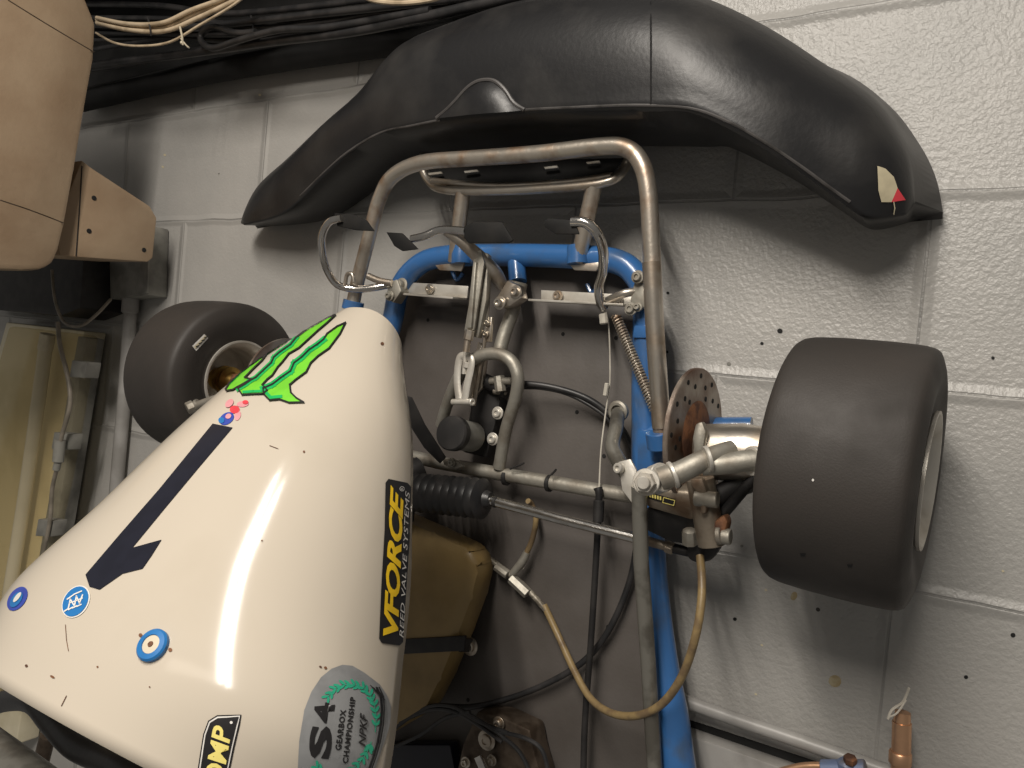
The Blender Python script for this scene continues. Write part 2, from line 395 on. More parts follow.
t = thing('pipe_valve', 'blue grey pipe valve with copper tail beside copper pipe end', 'valve', P(850, 775, .04))
MB().cyl(P(822, 769, .05), P(866, 769, .05), .010).lathe(P(846, 774, .05), (0, -.1, 1), [(0, .011), (.013, .011), (.016, .008)], 8).build('valve_body', 'valve', t)
MB().tube([P(770, 775, .05), P(800, 767, .05), P(824, 766, .05)], .0045).build('tail', 'copper', t)
MB().lathe(P(850, 762, .056), (0, -.3, 1), [(0, .007), (.006, .007), (.007, .005)], 6).build('cap', 'rust', t)
tubething('conduit_pipe', [P(131, 290, .022), P(129, 330, .022), P(124, 400, .022), P(117, 480, .022), P(110, 560, .022), P(100, 640, .022)], .0135, 'pipe_paint', 'vertical grey conduit pipe on wall behind the left wheel', 'pipe')
# junction box and its dark recess
t = thing('junction_box', 'grey junction box on top of the conduit pipe', 'junction box', P(130, 298, .04))
MB().slab([P(108, 228, .045), P(150, 225, .045), P(148, 295, .045), P(110, 299, .045)], .043, .003).build('box_body', 'grey_plastic', t)
MB().slab([P(130, 234, .048), P(149, 232, .048), P(147, 293, .048), P(128, 296, .048)], .004, .001).build('box_lid', 'grey_plastic', t)
MB().lathe(P(131, 298, .022), (0, 0, -1), [(0, .017), (.03, .017), (.033, .014)], 20).build('pipe_collar', 'pipe_paint', t)
b = MB(); b.slab([P(-40, 262, .10), P(84, 257, .10), (P(80, 308, .10)), P(60, 316, .10), P(-40, 306, .10)], .098, .003)
tag(b.build('equipment_shelf', 'black'), 'dark shelf box on wall beneath the beige cabinet', 'shelf')
tubething('loose_cable', [P(52, 270, .13), P(55, 300, .13), P(64, 322, .12), P(80, 326, .13), P(96, 315, .11), P(111, 299, .085)], .003, 'cable_grey', 'thin grey cable looping from junction box to the strip light', 'cable', smooth=6)

# beige cabinet seen from below, upper left
CX = -.16
t = thing('wall_cabinet', 'large beige painted cabinet hung high on the wall, top left', 'cabinet', PX(60, 200, CX))
MB().slab([PX(x, y, CX) for x, y in ((-160, -60), (60, -60), (84, -8), (97, 24), (95, 60), (86, 110), (76, 170), (66, 225), (60, 250), (54, 264), (42, 270), (22, 271), (-60, 268), (-160, 262))], .35, .010, n=(1, 0, 0)).build('cabinet_body', 'wood', t)
b = MB()
for q in (((8, 0), (50, 26), (94, 52)), ((0, 200), (30, 210), (64, 223))): b.nxt().tube([PX(x, y, CX) for x, y in q], .0009, seg=6)
b.build('panel_seam', 'grimy', t)
CB = -.19
MB().slab([PX(x, y, CB) for x, y in ((70, 190), (82, 160), (92, 168), (150, 206), (157, 218), (153, 258), (148, 262), (60, 256), (56, 230))], .16, .003, n=(1, 0, 0)).build('side_bracket', 'wood', t)
b = MB()
for x, y in ((94, 198), (89, 231), (144, 250)): b.nxt().lathe(PX(x, y, CB), (1, 0, 0), [(0, .0045), (.0012, .004), (.0013, .001)], 12)
b.build('screw', 'dark', t)
MB().tube([PX(82, 166, CB + .0005), PX(80, 200, CB + .0005), PX(76, 256, CB + .0005)], .001, seg=6).build('panel_seam', 'dark', t)

# strip light, left
t = thing('strip_light', 'old strip light with yellowed clear cover on the left wall', 'light', P(40, 450, .02))
lt = [P(6, 322, .055), P(84, 331, .055), P(40, 600, .055), P(16, 745, .055), P(-120, 745, .055), P(-60, 560, .055)]
MB().slab(lt, .05, .004).build('housing', 'lampbody', t)
MB().slab([P(78, 336, .085), P(86, 338, .085), P(57, 520, .085), P(26, 700, .085), P(14, 700, .085), P(45, 520, .085)], .04, .002).build('edge_rail', 'grey_plastic', t)
MB().tube([P(46, 345, .085), P(33, 440, .085), P(18, 540, .085), P(-8, 700, .085)], .014, seg=20).build('tube', 'tubewhite', t)
MB().cyl(P(48, 334, .085), P(45, 350, .085), .0155).build('tube_cap', 'bright', t)
MB().slab([P(8, 326, .112), P(76, 334, .112), P(44, 520, .112), P(14, 700, .112), P(-110, 700, .112), P(-60, 560, .112)], .05, .008).build('diffuser', 'clear', t)
for x, y in ((80, 368), (62, 440), (46, 527), (26, 640)):
    MB().slab([P(x - 8, y - 8, .122), P(x + 7, y - 6, .122), P(x + 4, y + 10, .122), P(x - 11, y + 9, .122)], .03, .002).build('cover_clip', 'grey_plastic', t)
tubething('lamp_cable', [P(58, 322, .14), P(60, 345, .14), P(68, 378, .14), P(70, 405, .14), P(62, 435, .14), P(59, 450, .135)], .0042, 'cable_grey', 'grey flex running down the right edge of strip light', 'cable', smooth=6)
t = thing('cable_gland', 'grey plug gland hanging on the flex of the strip light', 'plug', P(60, 450, .13))
MB().cyl(P(60, 440, .137), P(58, 462, .137), .0105, 10).cyl(P(58, 462, .137), P(56, 470, .137), .007).build('gland_body', 'grey_plastic', t)
MB().tube([P(57, 468, .137), P(52, 490, .13), P(50, 520, .128), P(42, 560, .128)], .004).build('tail_flex', 'cable_grey', t)

# cables along the top
tubething('cable_shadow_bar', [P(640, -6, .035), P(540, 12, .035), P(430, 36, .035), P(300, 56, .035), P(200, 74, .035), P(80, 102, .035)], .022, 'dark', 'thick black bar along the wall standing in for shadow under the cables', 'pipe')  # near-black bar stands in for the shadow on the wall below the cables
cab = [[(660, -33), (540, -14), (400, 9), (300, 22), (215, 45), (150, 60), (60, 74)], [(660, -18), (540, -6), (420, 12), (330, 28), (240, 40), (170, 38), (80, 40)], [(660, -28), (560, -14), (430, 2), (340, 20), (260, 28), (190, 20), (90, 18)],
       [(660, -26), (520, -4), (430, 16), (350, 32), (270, 42), (200, 52), (90, 66)], [(660, -40), (560, -20), (400, -4), (300, 8), (220, 14), (160, 6), (80, 4)], [(660, -36), (540, -10), (440, 6), (340, 14), (260, 20), (200, 32), (90, 50)],
       [(660, -30), (500, 0), (420, 10), (330, 18), (250, 33), (180, 34), (90, 32)], [(660, -42), (540, -12), (410, 4), (310, 15), (230, 24), (160, 28), (80, 24)]]
rr = [.0065, .005, .0055, .0075, .006, .0045, .005, .006]
for i, q in enumerate(cab):
    tubething('ceiling_cable', [P(x, y, .085 + .012 * (i % 4)) for x, y in q], rr[i], 'cable_black', 'black cable of the ceiling bundle left of the black spoiler', 'cable', 'black cables in the ceiling bundle', smooth=7, seg=10)
tubething('looped_cable', [P(430, 10, .125), P(330, 27, .13), P(280, 30, .14), P(240, 40, .14), P(214, 48, .14), (P(202, 42, .14)), P(202, 33, .14), P(214, 27, .14), P(236, 33, .14), P(256, 32, .14)], .0055, 'cable_black', 'dark grey cable bent into a small hook above the wall', 'cable', smooth=8, seg=10)
for i, q in enumerate(([(97, 20), (130, 27), (165, 27), (195, 14), (225, 2), (250, -12)], [(97, 23), (130, 30), (165, 31), (198, 18), (228, 4), (255, -10)], [(97, 18), (128, 24), (162, 23), (192, 10), (222, -1), (245, -14)])):
    tubething('white_cable', [P(x, y, .165 + .004 * i) for x, y in q], .0040, 'cable_white', 'cream cable of the tied trio swooping beside the beige cabinet', 'cable', 'cream cables tied together', smooth=8, seg=10)
tubething('thin_white_cable', [P(96, 33, .17), P(115, 43, .17), P(140, 46, .17), P(170, 42, .17), P(200, 25, .17), (P(232, 6, .17)), P(250, -8, .17)], .0022, 'cable_white', 'single thin cream cable sagging lowest under the cream trio', 'cable', smooth=8, seg=8)
tubething('white_cable_loop', [P(358, -8, .16), P(372, 0, .16), P(400, 3, .16), P(430, 0, .16), P(455, -8, .16)], .0035, 'cable_white', 'cream cable dipping in at the top edge above the spoiler', 'cable', smooth=8, seg=8)
for i, (x, y, h, m_, lb) in enumerate(((149, 27, 9, 'cable_black', 'black cable tie around the cream cables'), (252, 26, 10, 'cable_black', 'black cable tie around the dark cable bundle'), (181, 36, 9, 'tie', 'cream cable tie with dangling tail on cream cables'), (387, 9, 8, 'tie', 'cream cable tie hanging right of the dark bundle'))):
    d = (.172, .118, .172, .108)[i]
    b = MB(); b.tube([P(x - 1, y - h, d), P(x + 1, y, d + .004), P(x + 2, y + h, d)], .0017, seg=6)
    if m_ == 'tie': b.tube([P(x, y + h * .3, d), P(x + 5, y + h, d), P(x + 8, y + h * 1.3, d)], .0014, seg=6).cyl(P(x + 1, y + h * .6, d), P(x + 1, y + h * .9, d), .003)
    tag(b.build('cable_tie', m_), lb, 'cable tie')

# ================================================================== the kart
kart = thing('go_kart', 'blue framed racing kart with cream nose fairing, hung nose up on the block wall', 'go-kart', (.6, -.07, -.9))
# ---- floor pan
b = MB(); b.slab([P(*q, .045) for q in ((390, 335), (402, 285), (430, 262), (560, 260), (618, 272), (640, 300), (650, 400), (650, 540), (676, 800))] + [Vector((.95, -.045, -1.15)), Vector((.33, -.045, -1.15)), Vector((.36, -.045, -.6))], .006, .001)
pan = b.build('floor_pan', 'pan', kart)
b = MB()
for x, y in ((428, 320), (563, 334), (616, 338), (604, 456), (608, 627), (640, 622), (468, 700), (577, 412)): b.nxt().lathe(P(x, y, .0455), (0, -1, 0), [(0, .0028), (.0003, .0028)], 10)
b.build('drain_hole', 'dark', pan)
# ---- frame
def rail(x, y, d): return P(x, y, d)
b = MB()
b.tube([Vector((.37, -.075, -1.1)), Vector((.385, -.075, -.75)), Vector((.40, -.075, -.5)), P(393, 318, .075), P(399, 290, .075), P(415, 268, .075), P(440, 257, .075), P(500, 255, .075), P(580, 257, .075), P(618, 262, .075), P(637, 277, .075), P(646, 300, .075), P(646, 340, .075), P(645, 400, .075), P(647, 470, .078), P(649, 540, .085), P(656, 620, .095), P(668, 700, .105), P(677, 768, .11), P(696, 880, .11)],
       [.016] * 20 + [.017] * 4 + [.019] * 6 + [.022] * 4, seg=16)
b.tube([P(516, 258, .075), P(518, 282, .082)], .0125, smooth=0)
for q in ((461, 252), (578, 252)): b.tube([P(q[0], q[1] + 12, .088), P(q[0], q[1] - 6, .088)], .0145, smooth=0)
b.tube([P(650, 434, .08), P(700, 428, .075), P(752, 428, .07)], .013, smooth=0)
b.tube([P(349, 345, .09), P(352, 309, .12)], .011, smooth=0)
b.cyl(P(661, 448, .115), P(659, 432, .12), .016)
b.cyl(P(352, 310, .125), P(354, 301, .125), .016)
b.slab([P(634, 325, .095), P(662, 325, .095), P(662, 338, .095), P(632, 338, .095)], .012, .002)
b.slab([P(638, 430, .1), P(668, 430, .1), P(670, 448, .1), P(648, 478, .1), P(636, 470, .1)], .02, .003)
frame = b.build('frame', 'blue', kart)
b = MB()
for x, y in ((457, 275), (592, 288)): b.nxt().tube([P(x - 5, y - 4, .06), P(x, y + 5, .06), P(x + 6, y - 2, .06)], .003, seg=8)
b.build('cable_guide', 'blue', frame)
b = MB()
for x in (455, 590): b.nxt().slab([P(x - 20, 265, .092), P(x + 10, 262, .092), P(x + 6, 271, .092), P(x - 16, 270, .092)], .003, .0008)
b.build('clamp_plate', 'rusty', frame)
# ---- hoop bumper
hoop = [P(353, 305, .125), P(358, 280, .127), P(371, 230, .135), P(379, 200, .14), P(392, 177, .145), P(420, 163, .15), P(470, 158.5, .15), P(540, 153.5, .15), P(600, 146.5, .15), P(626, 148, .15), P(641, 163, .15), P(648, 190, .147), P(651, 240, .14), P(655, 320, .13), P(659, 390, .12), P(662, 432, .115)]
b = MB(); b.tube(hoop, .0105, seg=16); b.build('front_hoop', 'rusty', kart)
MB().tube([P(651.5, 262, .1395), P(655, 330, .1305), P(659, 390, .1215), P(661.5, 428, .117)], .0109, seg=16).build('hoop_sleeve', 'steel', kart)
# ---- inner bumper loop and posts
b = MB()
b.tube([P(x, y, d) for x, y, d in ((421, 158, .10), (428, 180, .10), (446, 190, .11), (500, 191, .115), (570, 187, .115), (606, 182, .11), (622, 172, .10), (628, 152, .09), (600, 150, .085), (520, 155, .085), (440, 158, .085))], .0062, closed=True, seg=12)
b.tube([P(432, 181, .108), P(500, 186, .108), P(570, 182, .108), P(612, 176, .108)], .005)
lp = b.build('bumper_loop', 'steel', kart)
MB().slab([P(x, y, .095) for x, y in ((426, 162), (434, 182), (460, 188), (570, 184), (612, 175), (623, 158))], .004, 0).build('backing_plate', 'dark', lp)
for x, y, r_ in ((434, 174, 0), (470, 172, 0), (550, 168, 0), (592, 163, -1)):
    MB().slab([P(x - 6, y - 1, .105), P(x + 7, y - 2.5, .105), P(x + 8, y - .5, .105), P(x - 5, y + 1, .105)], .003, 0).build('spacer', 'bright', lp)
for a, c in (((463, 192), (455, 262)), ((594, 186), (578, 262))):
    MB().tube([P(*a, .108), P(*c, .088)], .0105, smooth=0, seg=16).build('bumper_post', 'rusty', kart)
#@@SPOILER
ST = [((241, 221), (244, 225), .05, .07), ((257, 186), (285, 212), .07, .11), ((290, 158), (325, 174), .09, .135), ((330, 122), (358, 143), .10, .15), ((363, 92), (382, 130), .11, .16), ((386, 60), (410, 124), .12, .17), ((408, 38), (436, 119), .13, .175), ((445, 22), (470, 115), .135, .18),
      ((500, 3), (524, 110), .14, .185), ((570, -12), (590, 108), .14, .19), ((645, -18), (652, 107), .14, .19), ((700, -6), (697, 110), .135, .185), ((765, 24), (767, 146), .12, .165), ((827, 64), (817, 180), .105, .14), ((870, 94), (847, 202), .095, .125), ((897, 130), (864, 214), .09, .115), ((911, 160), (882, 217), .085, .105), ((915, 200), (906, 215), .08, .09)]
def spoiler():
    TT = [None] * 13 + [(842, 72), (890, 106), (920, 145), (936, 178), (943, 212)]
    TP = catmull([P(*s[0], s[2]) if q is None else P(*q, .02) for s, q in zip(ST, TT)], 6)
    C2 = catmull([P(*s[0], s[2]) for s in ST], 6); LL = catmull([P(*s[1], s[3]) for s in ST], 6); n = len(C2)
    rows = []
    for i in range(n):
        a, l = C2[i], LL[i]; u = i / (n - 1); w = min(1, 6 * min(u, 1 - u)) ** .6
        tp = TP[i]; row = [Vector((tp.x, -.012, tp.z - .006)), Vector((tp.x, -.02, tp.z)), a + Vector((0, .006, -.000)), a + Vector((0, 0, -.004))]
        for f in (.12, .3, .5, .7, .86, .95):
            q = a.lerp(l, f); q.y -= .028 * w * math.sin(PI * f ** .8); row.append(q)
        row += [l + Vector((0, -.001, .002)), l, l + Vector((0, .003, -.004 * w))]
        for f in (.3, .7, 1): row.append(Vector((l.x, l.y * (1 - f) + -.012 * f, l.z - .012 * w * math.sin(PI * f) + .01 * f)))
        rows.append(row)
    bm = bmesh.new(); V = [[bm.verts.new(q) for q in r] for r in rows]; k = len(V[0])
    for i in range(n - 1):
        for j in range(k): bm.faces.new((V[i][j], V[i + 1][j], V[i + 1][(j + 1) % k], V[i][(j + 1) % k]))
    bm.faces.new(V[0]); bm.faces.new(V[-1])
    b = MB(); b.bm.free(); b.bm = bm; return b.build('front_spoiler', 'plastic', kart, 50)
sp = spoiler(); tag(sp, 'broad black moulded plastic nose spoiler')
sbv = obj_bvh(sp)
dc = Decal(sbv, .0006)
def srf(x, y, o=.0006): return dc.hit(x, y, o)
b = MB()
ol = [(437, 118), (446, 111), (456, 101), (468, 88), (480, 81), (494, 81), (505, 90), (514, 103), (525, 110)]
MB().tube([srf(*q) for q in ol], .0028, seg=8).build('dome_edge', 'lip', sp)
cs = (484, 112); vs = []
rings = []
for f, o_ in ((1, .0005), (.8, .007), (.5, .012), (.2, .014)):
    rings.append([b.bm.verts.new(srf(cs[0] + (x - cs[0]) * f, cs[1] + (y - cs[1]) * f, o_)) for x, y in ol])
for A, B in zip(rings, rings[1:]):
    for j in range(len(A) - 1): b.bm.faces.new((A[j], A[j + 1], B[j + 1], B[j]))
b.bm.faces.new(rings[-1])
b.build('moulded_dome', 'plastic', sp, 80)
MB().tube([srf(651, y, 0) for y in (2, 30, 60, 85, 104)], .0012, seg=6).build('moulding_seam', 'plastic', sp)
MB().tube([srf(x, y, -.001) for x, y in ((300, 196), (340, 158), (380, 133), (410, 126), (440, 120))], .002, seg=8).nxt().tube([srf(x, y, -.001) for x, y in ((524, 110), (560, 108), (600, 106.5), (640, 105.5), (690, 108.5), (730, 123), (767, 144), (800, 166), (830, 188), (850, 202))], .002, seg=8).build('lower_lip', 'lip', sp)
d = Decal(sbv, .001)
d.poly([(877, 166), (885, 169), (893, 177), (897, 188), (891, 202), (881, 202), (878, 190)], 0)
d.poly([(897, 188), (905, 200), (891, 202)], 1); d.stroke([(893, 202), (894, 208), (893, 214)], 1, 0, closed=False)
d.build('torn_sticker', ['s_cream', 's_red'], sp)

# ---- heel plates
for i, q in enumerate((((404, 282), (468, 286), (467, 298), (404, 293)), ((541, 290), (634, 295), (634, 307), (541, 302)))):
    b = MB(); pts = [P(*c, .075) for c in q]; b.slab(pts, .003, .0006)
    lo = [pts[3], pts[2], pts[2] + Vector((0, -.035, -.003)), pts[3] + Vector((0, -.035, -.003))]
    b.slab(lo, .003, .0006)
    o = b.build('heel_plate', 'bright', kart)
    b = MB()
    for x, y in (((430, 289),) if i == 0 else ((558, 296), (618, 300))): b.nxt().bolt(P(x, y, .078), r=.005, h=.005)
    b.build('bolt', 'steel', o)
# ---- pedals
def pedal(pad, rod, rr_=.0055, extra=None, dpad=.02):
    b = MB(); b.slab(pad, .003, .001); o = b.build('pedal', 'pad', kart)
    MB().tube(rod, rr_, smooth=7, seg=12).build('pedal_arm', 'chrome', o); return o
p1 = pedal([P(334, 213, .20), P(352, 214, .20), P(366, 220, .20), P(374, 231, .20), P(355, 230, .20), P(337, 226, .20)],
           [P(342, 218, .203), P(329, 222, .205), P(322, 236, .20), P(323, 255, .19), P(328, 272, .175), P(338, 285, .155), P(355, 289, .14), P(372, 288, .13), P(392, 284, .115)])
MB().tube([P(345, 286, .15), P(347, 275, .152), P(352, 274, .152), P(354, 282, .15)], .003).tube([P(368, 276, .13), P(380, 281, .125), P(392, 283, .12)], .005).build('return_eye', 'steel', p1)
MB().slab([P(388, 282, .118), P(397, 279, .118), P(401, 291, .118), P(393, 303, .118), P(386, 298, .118)], .02, .002).bolt(P(390, 296, .12), r=.005).bolt(P(402, 285, .105), r=.007, h=.008).build('pivot_bracket', 'alloy', p1)
p2 = pedal([P(464, 226, .17), P(474, 222, .17), P(502, 222, .17), P(513, 240, .17), P(508, 243, .17), P(468, 243, .17), P(464, 238, .17)],
           [P(412, 239, .17), P(425, 236, .17), P(441, 230, .165), P(466, 231, .165)])
MB().slab([P(386, 232, .175), P(402, 233, .175), P(418, 249, .175), P(402, 251, .175), P(394, 246, .175)], .003, .001).build('pedal_pad', 'pad', p2)
MB().tube([P(446, 231, .162), P(461, 241, .15), P(480, 258, .13), P(495, 273, .115), P(503, 287, .10)], [.0065, .008, .010, .010, .008]).build('pedal_stem', 'steel', p2)
p3 = pedal([P(543, 220, .20), P(550, 218, .20), P(570, 220, .20), P(577, 228, .20), P(579, 234, .20), P(556, 234, .20), P(545, 227, .20)],
           [P(572, 222, .20), P(586, 223, .198), P(597, 233, .19), P(603, 250, .17), P(603, 270, .145), P(599, 285, .125), P(600, 300, .11), P(604, 308, .10)], .0062)
MB().tube([P(604, 303, .10), P(614, 298, .10), P(626, 293, .10), P(642, 291, .09)], .0055).build('pivot_shaft', 'steel', p3)
MB().slab([P(634, 282, .10), P(648, 276, .10), P(652, 285, .10), P(648, 306, .10), P(632, 312, .10), P(630, 300, .10)], .012, .002).bolt(P(638, 277, .105), r=.0055).bolt(P(631, 309, .105), r=.0055).bolt(P(638, 307, .105), r=.004).build('pivot_bracket', 'alloy', p3)
# ---- steering support, channel brackets, linkage
b = MB()
b.tube([P(517, 290, .085), P(513, 310, .09), P(504, 335, .095), P(498, 358, .10)], .0095)
b.tube([P(441, 425, .07), P(447, 405, .085), P(455, 385, .10), P(465, 367, .115), P(480, 356, .12), P(498, 354, .12), P(512, 362, .12), P(518, 378, .118), P(515, 400, .11), P(506, 430, .10), P(499, 468, .09)], .0085, seg=14)
b.tube([P(405, 455, .085), P(440, 463, .085), P(500, 474, .085), P(560, 484, .085), P(600, 491, .085), P(640, 497, .085)], .0095, smooth=0)
b.cyl(P(516, 291, .088), P(518, 282, .088), .0135)
ss = b.build('steering_support', 'alloy', kart)
b = MB()
for x, y in ((506, 477), (549, 483)):
    a = P(x - 1.5, y, .085); c = P(x + 2.5, y + .6, .085); b.nxt().cyl(a, c, .0112); b.tube([P(x + 4, y - 8, .1), P(x + 14, y - 12, .1), P(x + 18, y - 14, .1)] if x < 530 else [P(x + 2, y - 8, .1), P(x + 6, y - 12, .1), P(x + 7, y - 14, .1)], .0015, seg=6)
b.build('cable_tie', 'black', ss)
b = MB()
b.slab([P(496, 298, .12), P(507, 280, .12), P(518, 285, .12), P(521, 298, .12), P(510, 306, .12), P(500, 308, .12)], .02, .002).bolt(P(500, 303, .124), r=.006, h=.006).bolt(P(516, 292, .12), r=.006, h=.006)
b.build('pedal_pivot_bracket', 'steel', p2)
# channel: two side bars with a bright web
chn = MB().slab([P(474, 252, .14), P(481, 250, .14), P(484, 262, .14), P(474, 330, .14), P(464, 331, .14), P(471, 290, .14)], .004, .001).slab([P(484, 252, .13), P(488, 255, .13), P(486, 300, .13), P(478, 338, .13), P(472, 336, .13), P(480, 290, .13)], .01, .001)
chn.slab([P(473, 262, .145), P(476, 262, .145), P(471, 328, .145), P(466, 328, .145)], .012, .001)
ch = chn.build('linkage_channel', 'alloy', kart)
MB().cyl(P(470, 330, .14), P(468, 340, .14), .0065, 6).tube([P(468, 338, .14), P(466, 352, .14)], .0045, smooth=0).build('threaded_end', 'steel', ch)
b = MB()
b.tube([P(459, 399, .13), P(457, 380, .13), P(459, 360, .13), (P(463, 356, .13)), P(470, 358, .13), P(471, 366, .13), P(467, 385, .13), P(464, 402, .13)], .0026, seg=8, flat=2.2)
b.tube([P(466, 350, .13), P(464, 374, .13)], .0032, smooth=0).cyl(P(467, 362, .13), P(466, 368, .13), .005, 6)
b.cyl(P(452, 402, .13), P(472, 402, .13), .0042).bolt(P(471, 402, .13), (1, -.3, 0), .005, .004, washer=False)
b.build('clevis', 'bright', kart)
b = MB()
b.tube([P(489, 262, .12), P(488, 300, .12), P(484, 345, .115), P(478, 380, .11), P(474, 405, .10)], .0028, seg=8)
b.slab([P(484, 317, .115), P(492, 317, .115), P(490, 342, .115), P(482, 342, .115)], .006, .001).bolt(P(487, 323, .118), r=.003, h=.003).bolt(P(486, 334, .118), r=.003, h=.003)
b.tube([P(487, 288, .12), P(486, 306, .12)], .0048, smooth=0)
b.build('brake_rod', 'steel', kart)
b = MB()
b.slab([P(478, 342, .11), P(482, 344, .11), P(475, 385, .11), P(470, 402, .11), P(466, 400, .11)], .008, .001)
b.nxt().slab([P(472, 352, .105), P(486, 352, .105), P(482, 388, .095), P(474, 398, .095)], .01, .002)
b.build('link_arm', 'rusty', kart)
# ---- master cylinder
mc = MB().slab([P(470, 372, .075), P(492, 378, .075), P(500, 400, .075), P(496, 420, .075), P(486, 458, .075), P(462, 452, .075), P(470, 410, .075)], .02, .003).cyl(P(484, 380, .085), P(508, 392, .085), .010).build('master_cylinder', 'black', kart)
ax = (P(450, 433, .16) - P(478, 438, .085)).normalized()
cc = P(456, 434, .135)
MB().lathe(cc - ax * .045, ax, [(0, .020), (.002, .021), (.044, .021), (.045, .019)], 28).build('reservoir_jar', 'grey_plastic', mc)
prof = [(0, .0225), (.001, .0235), (.012, .0235), (.0145, .0215), (.015, .0)]
MB().lathe(cc, ax, prof, 36).build('reservoir_cap', 'black', mc)
b = MB(); b.bolt(P(498, 413, .085), r=.006, h=.004).nxt().bolt(P(493, 439, .085), r=.006, h=.004); b.build('bolt', 'bright', mc)
b = MB(); b.cyl(P(499, 376, .095), P(501, 392, .095), .008, 8).cyl(P(490, 381, .095), P(512, 381, .095), .005).cyl(P(494, 391, .09), P(506, 392, .09), .0045); b.build('banjo_fitting', 'alloy', mc)
# ---- dark strut beside the fairing and small bracket
MB().slab([P(406, 396, .17), P(412, 398, .17), P(425, 425, .15), P(446, 458, .12), P(440, 464, .12), P(424, 448, .14), P(406, 420, .17)], .004, .001).build('support_strut', 'black', kart)
MB().slab([P(442, 459, .11), P(452, 458, .11), P(464, 466, .11), P(455, 470, .11), P(444, 465, .11)], .004, .001).bolt(P(452, 463, .112), r=.004, h=.003).build('strut_bracket', 'alloy', kart)
# ---- bellows
A = P(412, 492, .125); B = P(486, 499, .125); dr = (B - A); L_ = dr.length
prof = [(0, .018)]
nb = 10
for i in range(nb):
    a = L_ * (i + .0) / nb; prof += [(a + .001, .0195), (a + L_ / nb * .5, .0275), (a + L_ / nb * .95, .0195)]
prof += [(L_, .012), (L_ + .008, .009)]
MB().lathe(A, dr, prof, 28).build('rubber_bellows', 'cable_black', kart, 60)
MB().tube([P(420, 470, .10), P(405, 480, .12), P(400, 520, .12)], .02).build('rubber_boot', 'black', kart)
# ---- tie rod
tr = MB().tube([P(486, 499, .125), P(560, 519, .122), P(648, 541, .118)], .0066, smooth=0, seg=16).build('tie_rod', 'chrome', kart)
MB().cyl(P(482, 498, .125), P(490, 500.5, .125), .009, 8).nxt().cyl(P(494, 501.5, .125), P(497, 502.5, .125), .0075).build('lock_nut', 'black', tr)
MB().tube([P(646, 540.5, .118), P(672, 548, .118)], .0058, smooth=0).cyl(P(666, 546, .118), P(674, 549, .118), .0075, 6).build('rod_end', 'dirty_steel', tr)
MB().tube([P(672, 548, .118), P(690, 552, .118)], .006, smooth=0).build('rod_shank', 'black', tr)
# ---- fuel tank
tk = [(350, 495), (396, 515), (432, 531), (464, 546), (475, 556), (478, 574), (472, 600), (458, 638), (440, 682), (424, 714), (380, 740), (330, 740), (320, 520)]
b = MB(); b.slab([P(*q, .11) for q in tk], .05, .014); tank = b.build('fuel_tank', 'tank', kart)
MB().slab([P(390, 640, .113), P(465, 636, .113), P(464, 651, .112), P(388, 655, .113)], .005, .001).build('tank_strap', 'black', tank)
MB().slab([P(463, 637, .11), P(474, 640, .06), P(472, 652, .06), P(460, 652, .11)], .003, 0).build('strap_end', 'black', tank)
MB().bolt(P(470, 646, .065), r=.009, h=.006).build('strap_bolt', 'steel', tank)
# ---- spring, throttle cable
s0, s1 = P(616, 316, .10), P(656, 412, .115); ax = (s1 - s0); u, v = frame_of(ax); turns = 34; pts = []
for i in range(turns * 8 + 1):
    t_ = i / (turns * 8); a = t_ * turns * 2 * PI; pts.append(s0 + ax * t_ + (u * math.cos(a) + v * math.sin(a)) * .0058)
MB().tube(pts, .0013, smooth=0, seg=6).tube([s0, s1], .0038, smooth=0).build('return_spring', 'rusty', kart)
b = MB(); b.tube([P(606, 312, .10), P(609, 330, .09), P(610, 380, .08), P(606, 410, .08), P(601, 450, .09), P(599, 492, .10)], .0010, seg=6)
b.tube([P(600, 303, .10), P(607, 318, .10)], .001, smooth=0, seg=6).cyl(P(603, 314, .10), P(604, 324, .10), .0055, 8).cyl(P(607, 383, .085), P(605, 396, .085), .003, 8)
b.build('throttle_cable', 'string', kart)
b = MB(); b.tube([P(598, 488, .10), P(599, 500, .10), P(596, 560, .09), P(591, 640, .085), P(585, 720, .08), P(583, 790, .08)], [.006, .0045, .0042, .0042, .0042, .0042]); b.cyl(P(599, 500, .10), P(598, 522, .10), .0068, 10)
b.build('cable_sheath', 'black', kart)
# ---- gear lever
gl = MB().tube([P(618, 413, .10), P(616, 428, .13), P(612, 446, .15), P(619, 462, .165), P(628, 476, .18)], [.0085, .0085, .009, .009, .0085]).build('gear_lever', 'grey_tube', kart)
MB().lathe(P(620, 411, .092), (-.1, -1, -.1), [(0, .0125), (.003, .0135), (.007, .0135), (.009, .011), (.009, .008), (.004, .008)], 28).build('lever_bush', 'alloy', gl)
MB().slab([P(618, 462, .187), P(630, 459, .187), (P(636, 470, .187)), P(640, 496, .187), P(634, 506, .187), P(622, 490, .187)], .004, .001).bolt(P(620, 468, .189), (-.2, -1, 0), .006, .006, washer=False).build('lever_plate', 'bright', gl)
MB().tube([P(639, 486, .185), P(641, 560, .17), P(648, 660, .15), P(656, 790, .14)], .0088, smooth=0, seg=14).build('gear_rod', 'grey_tube', kart)
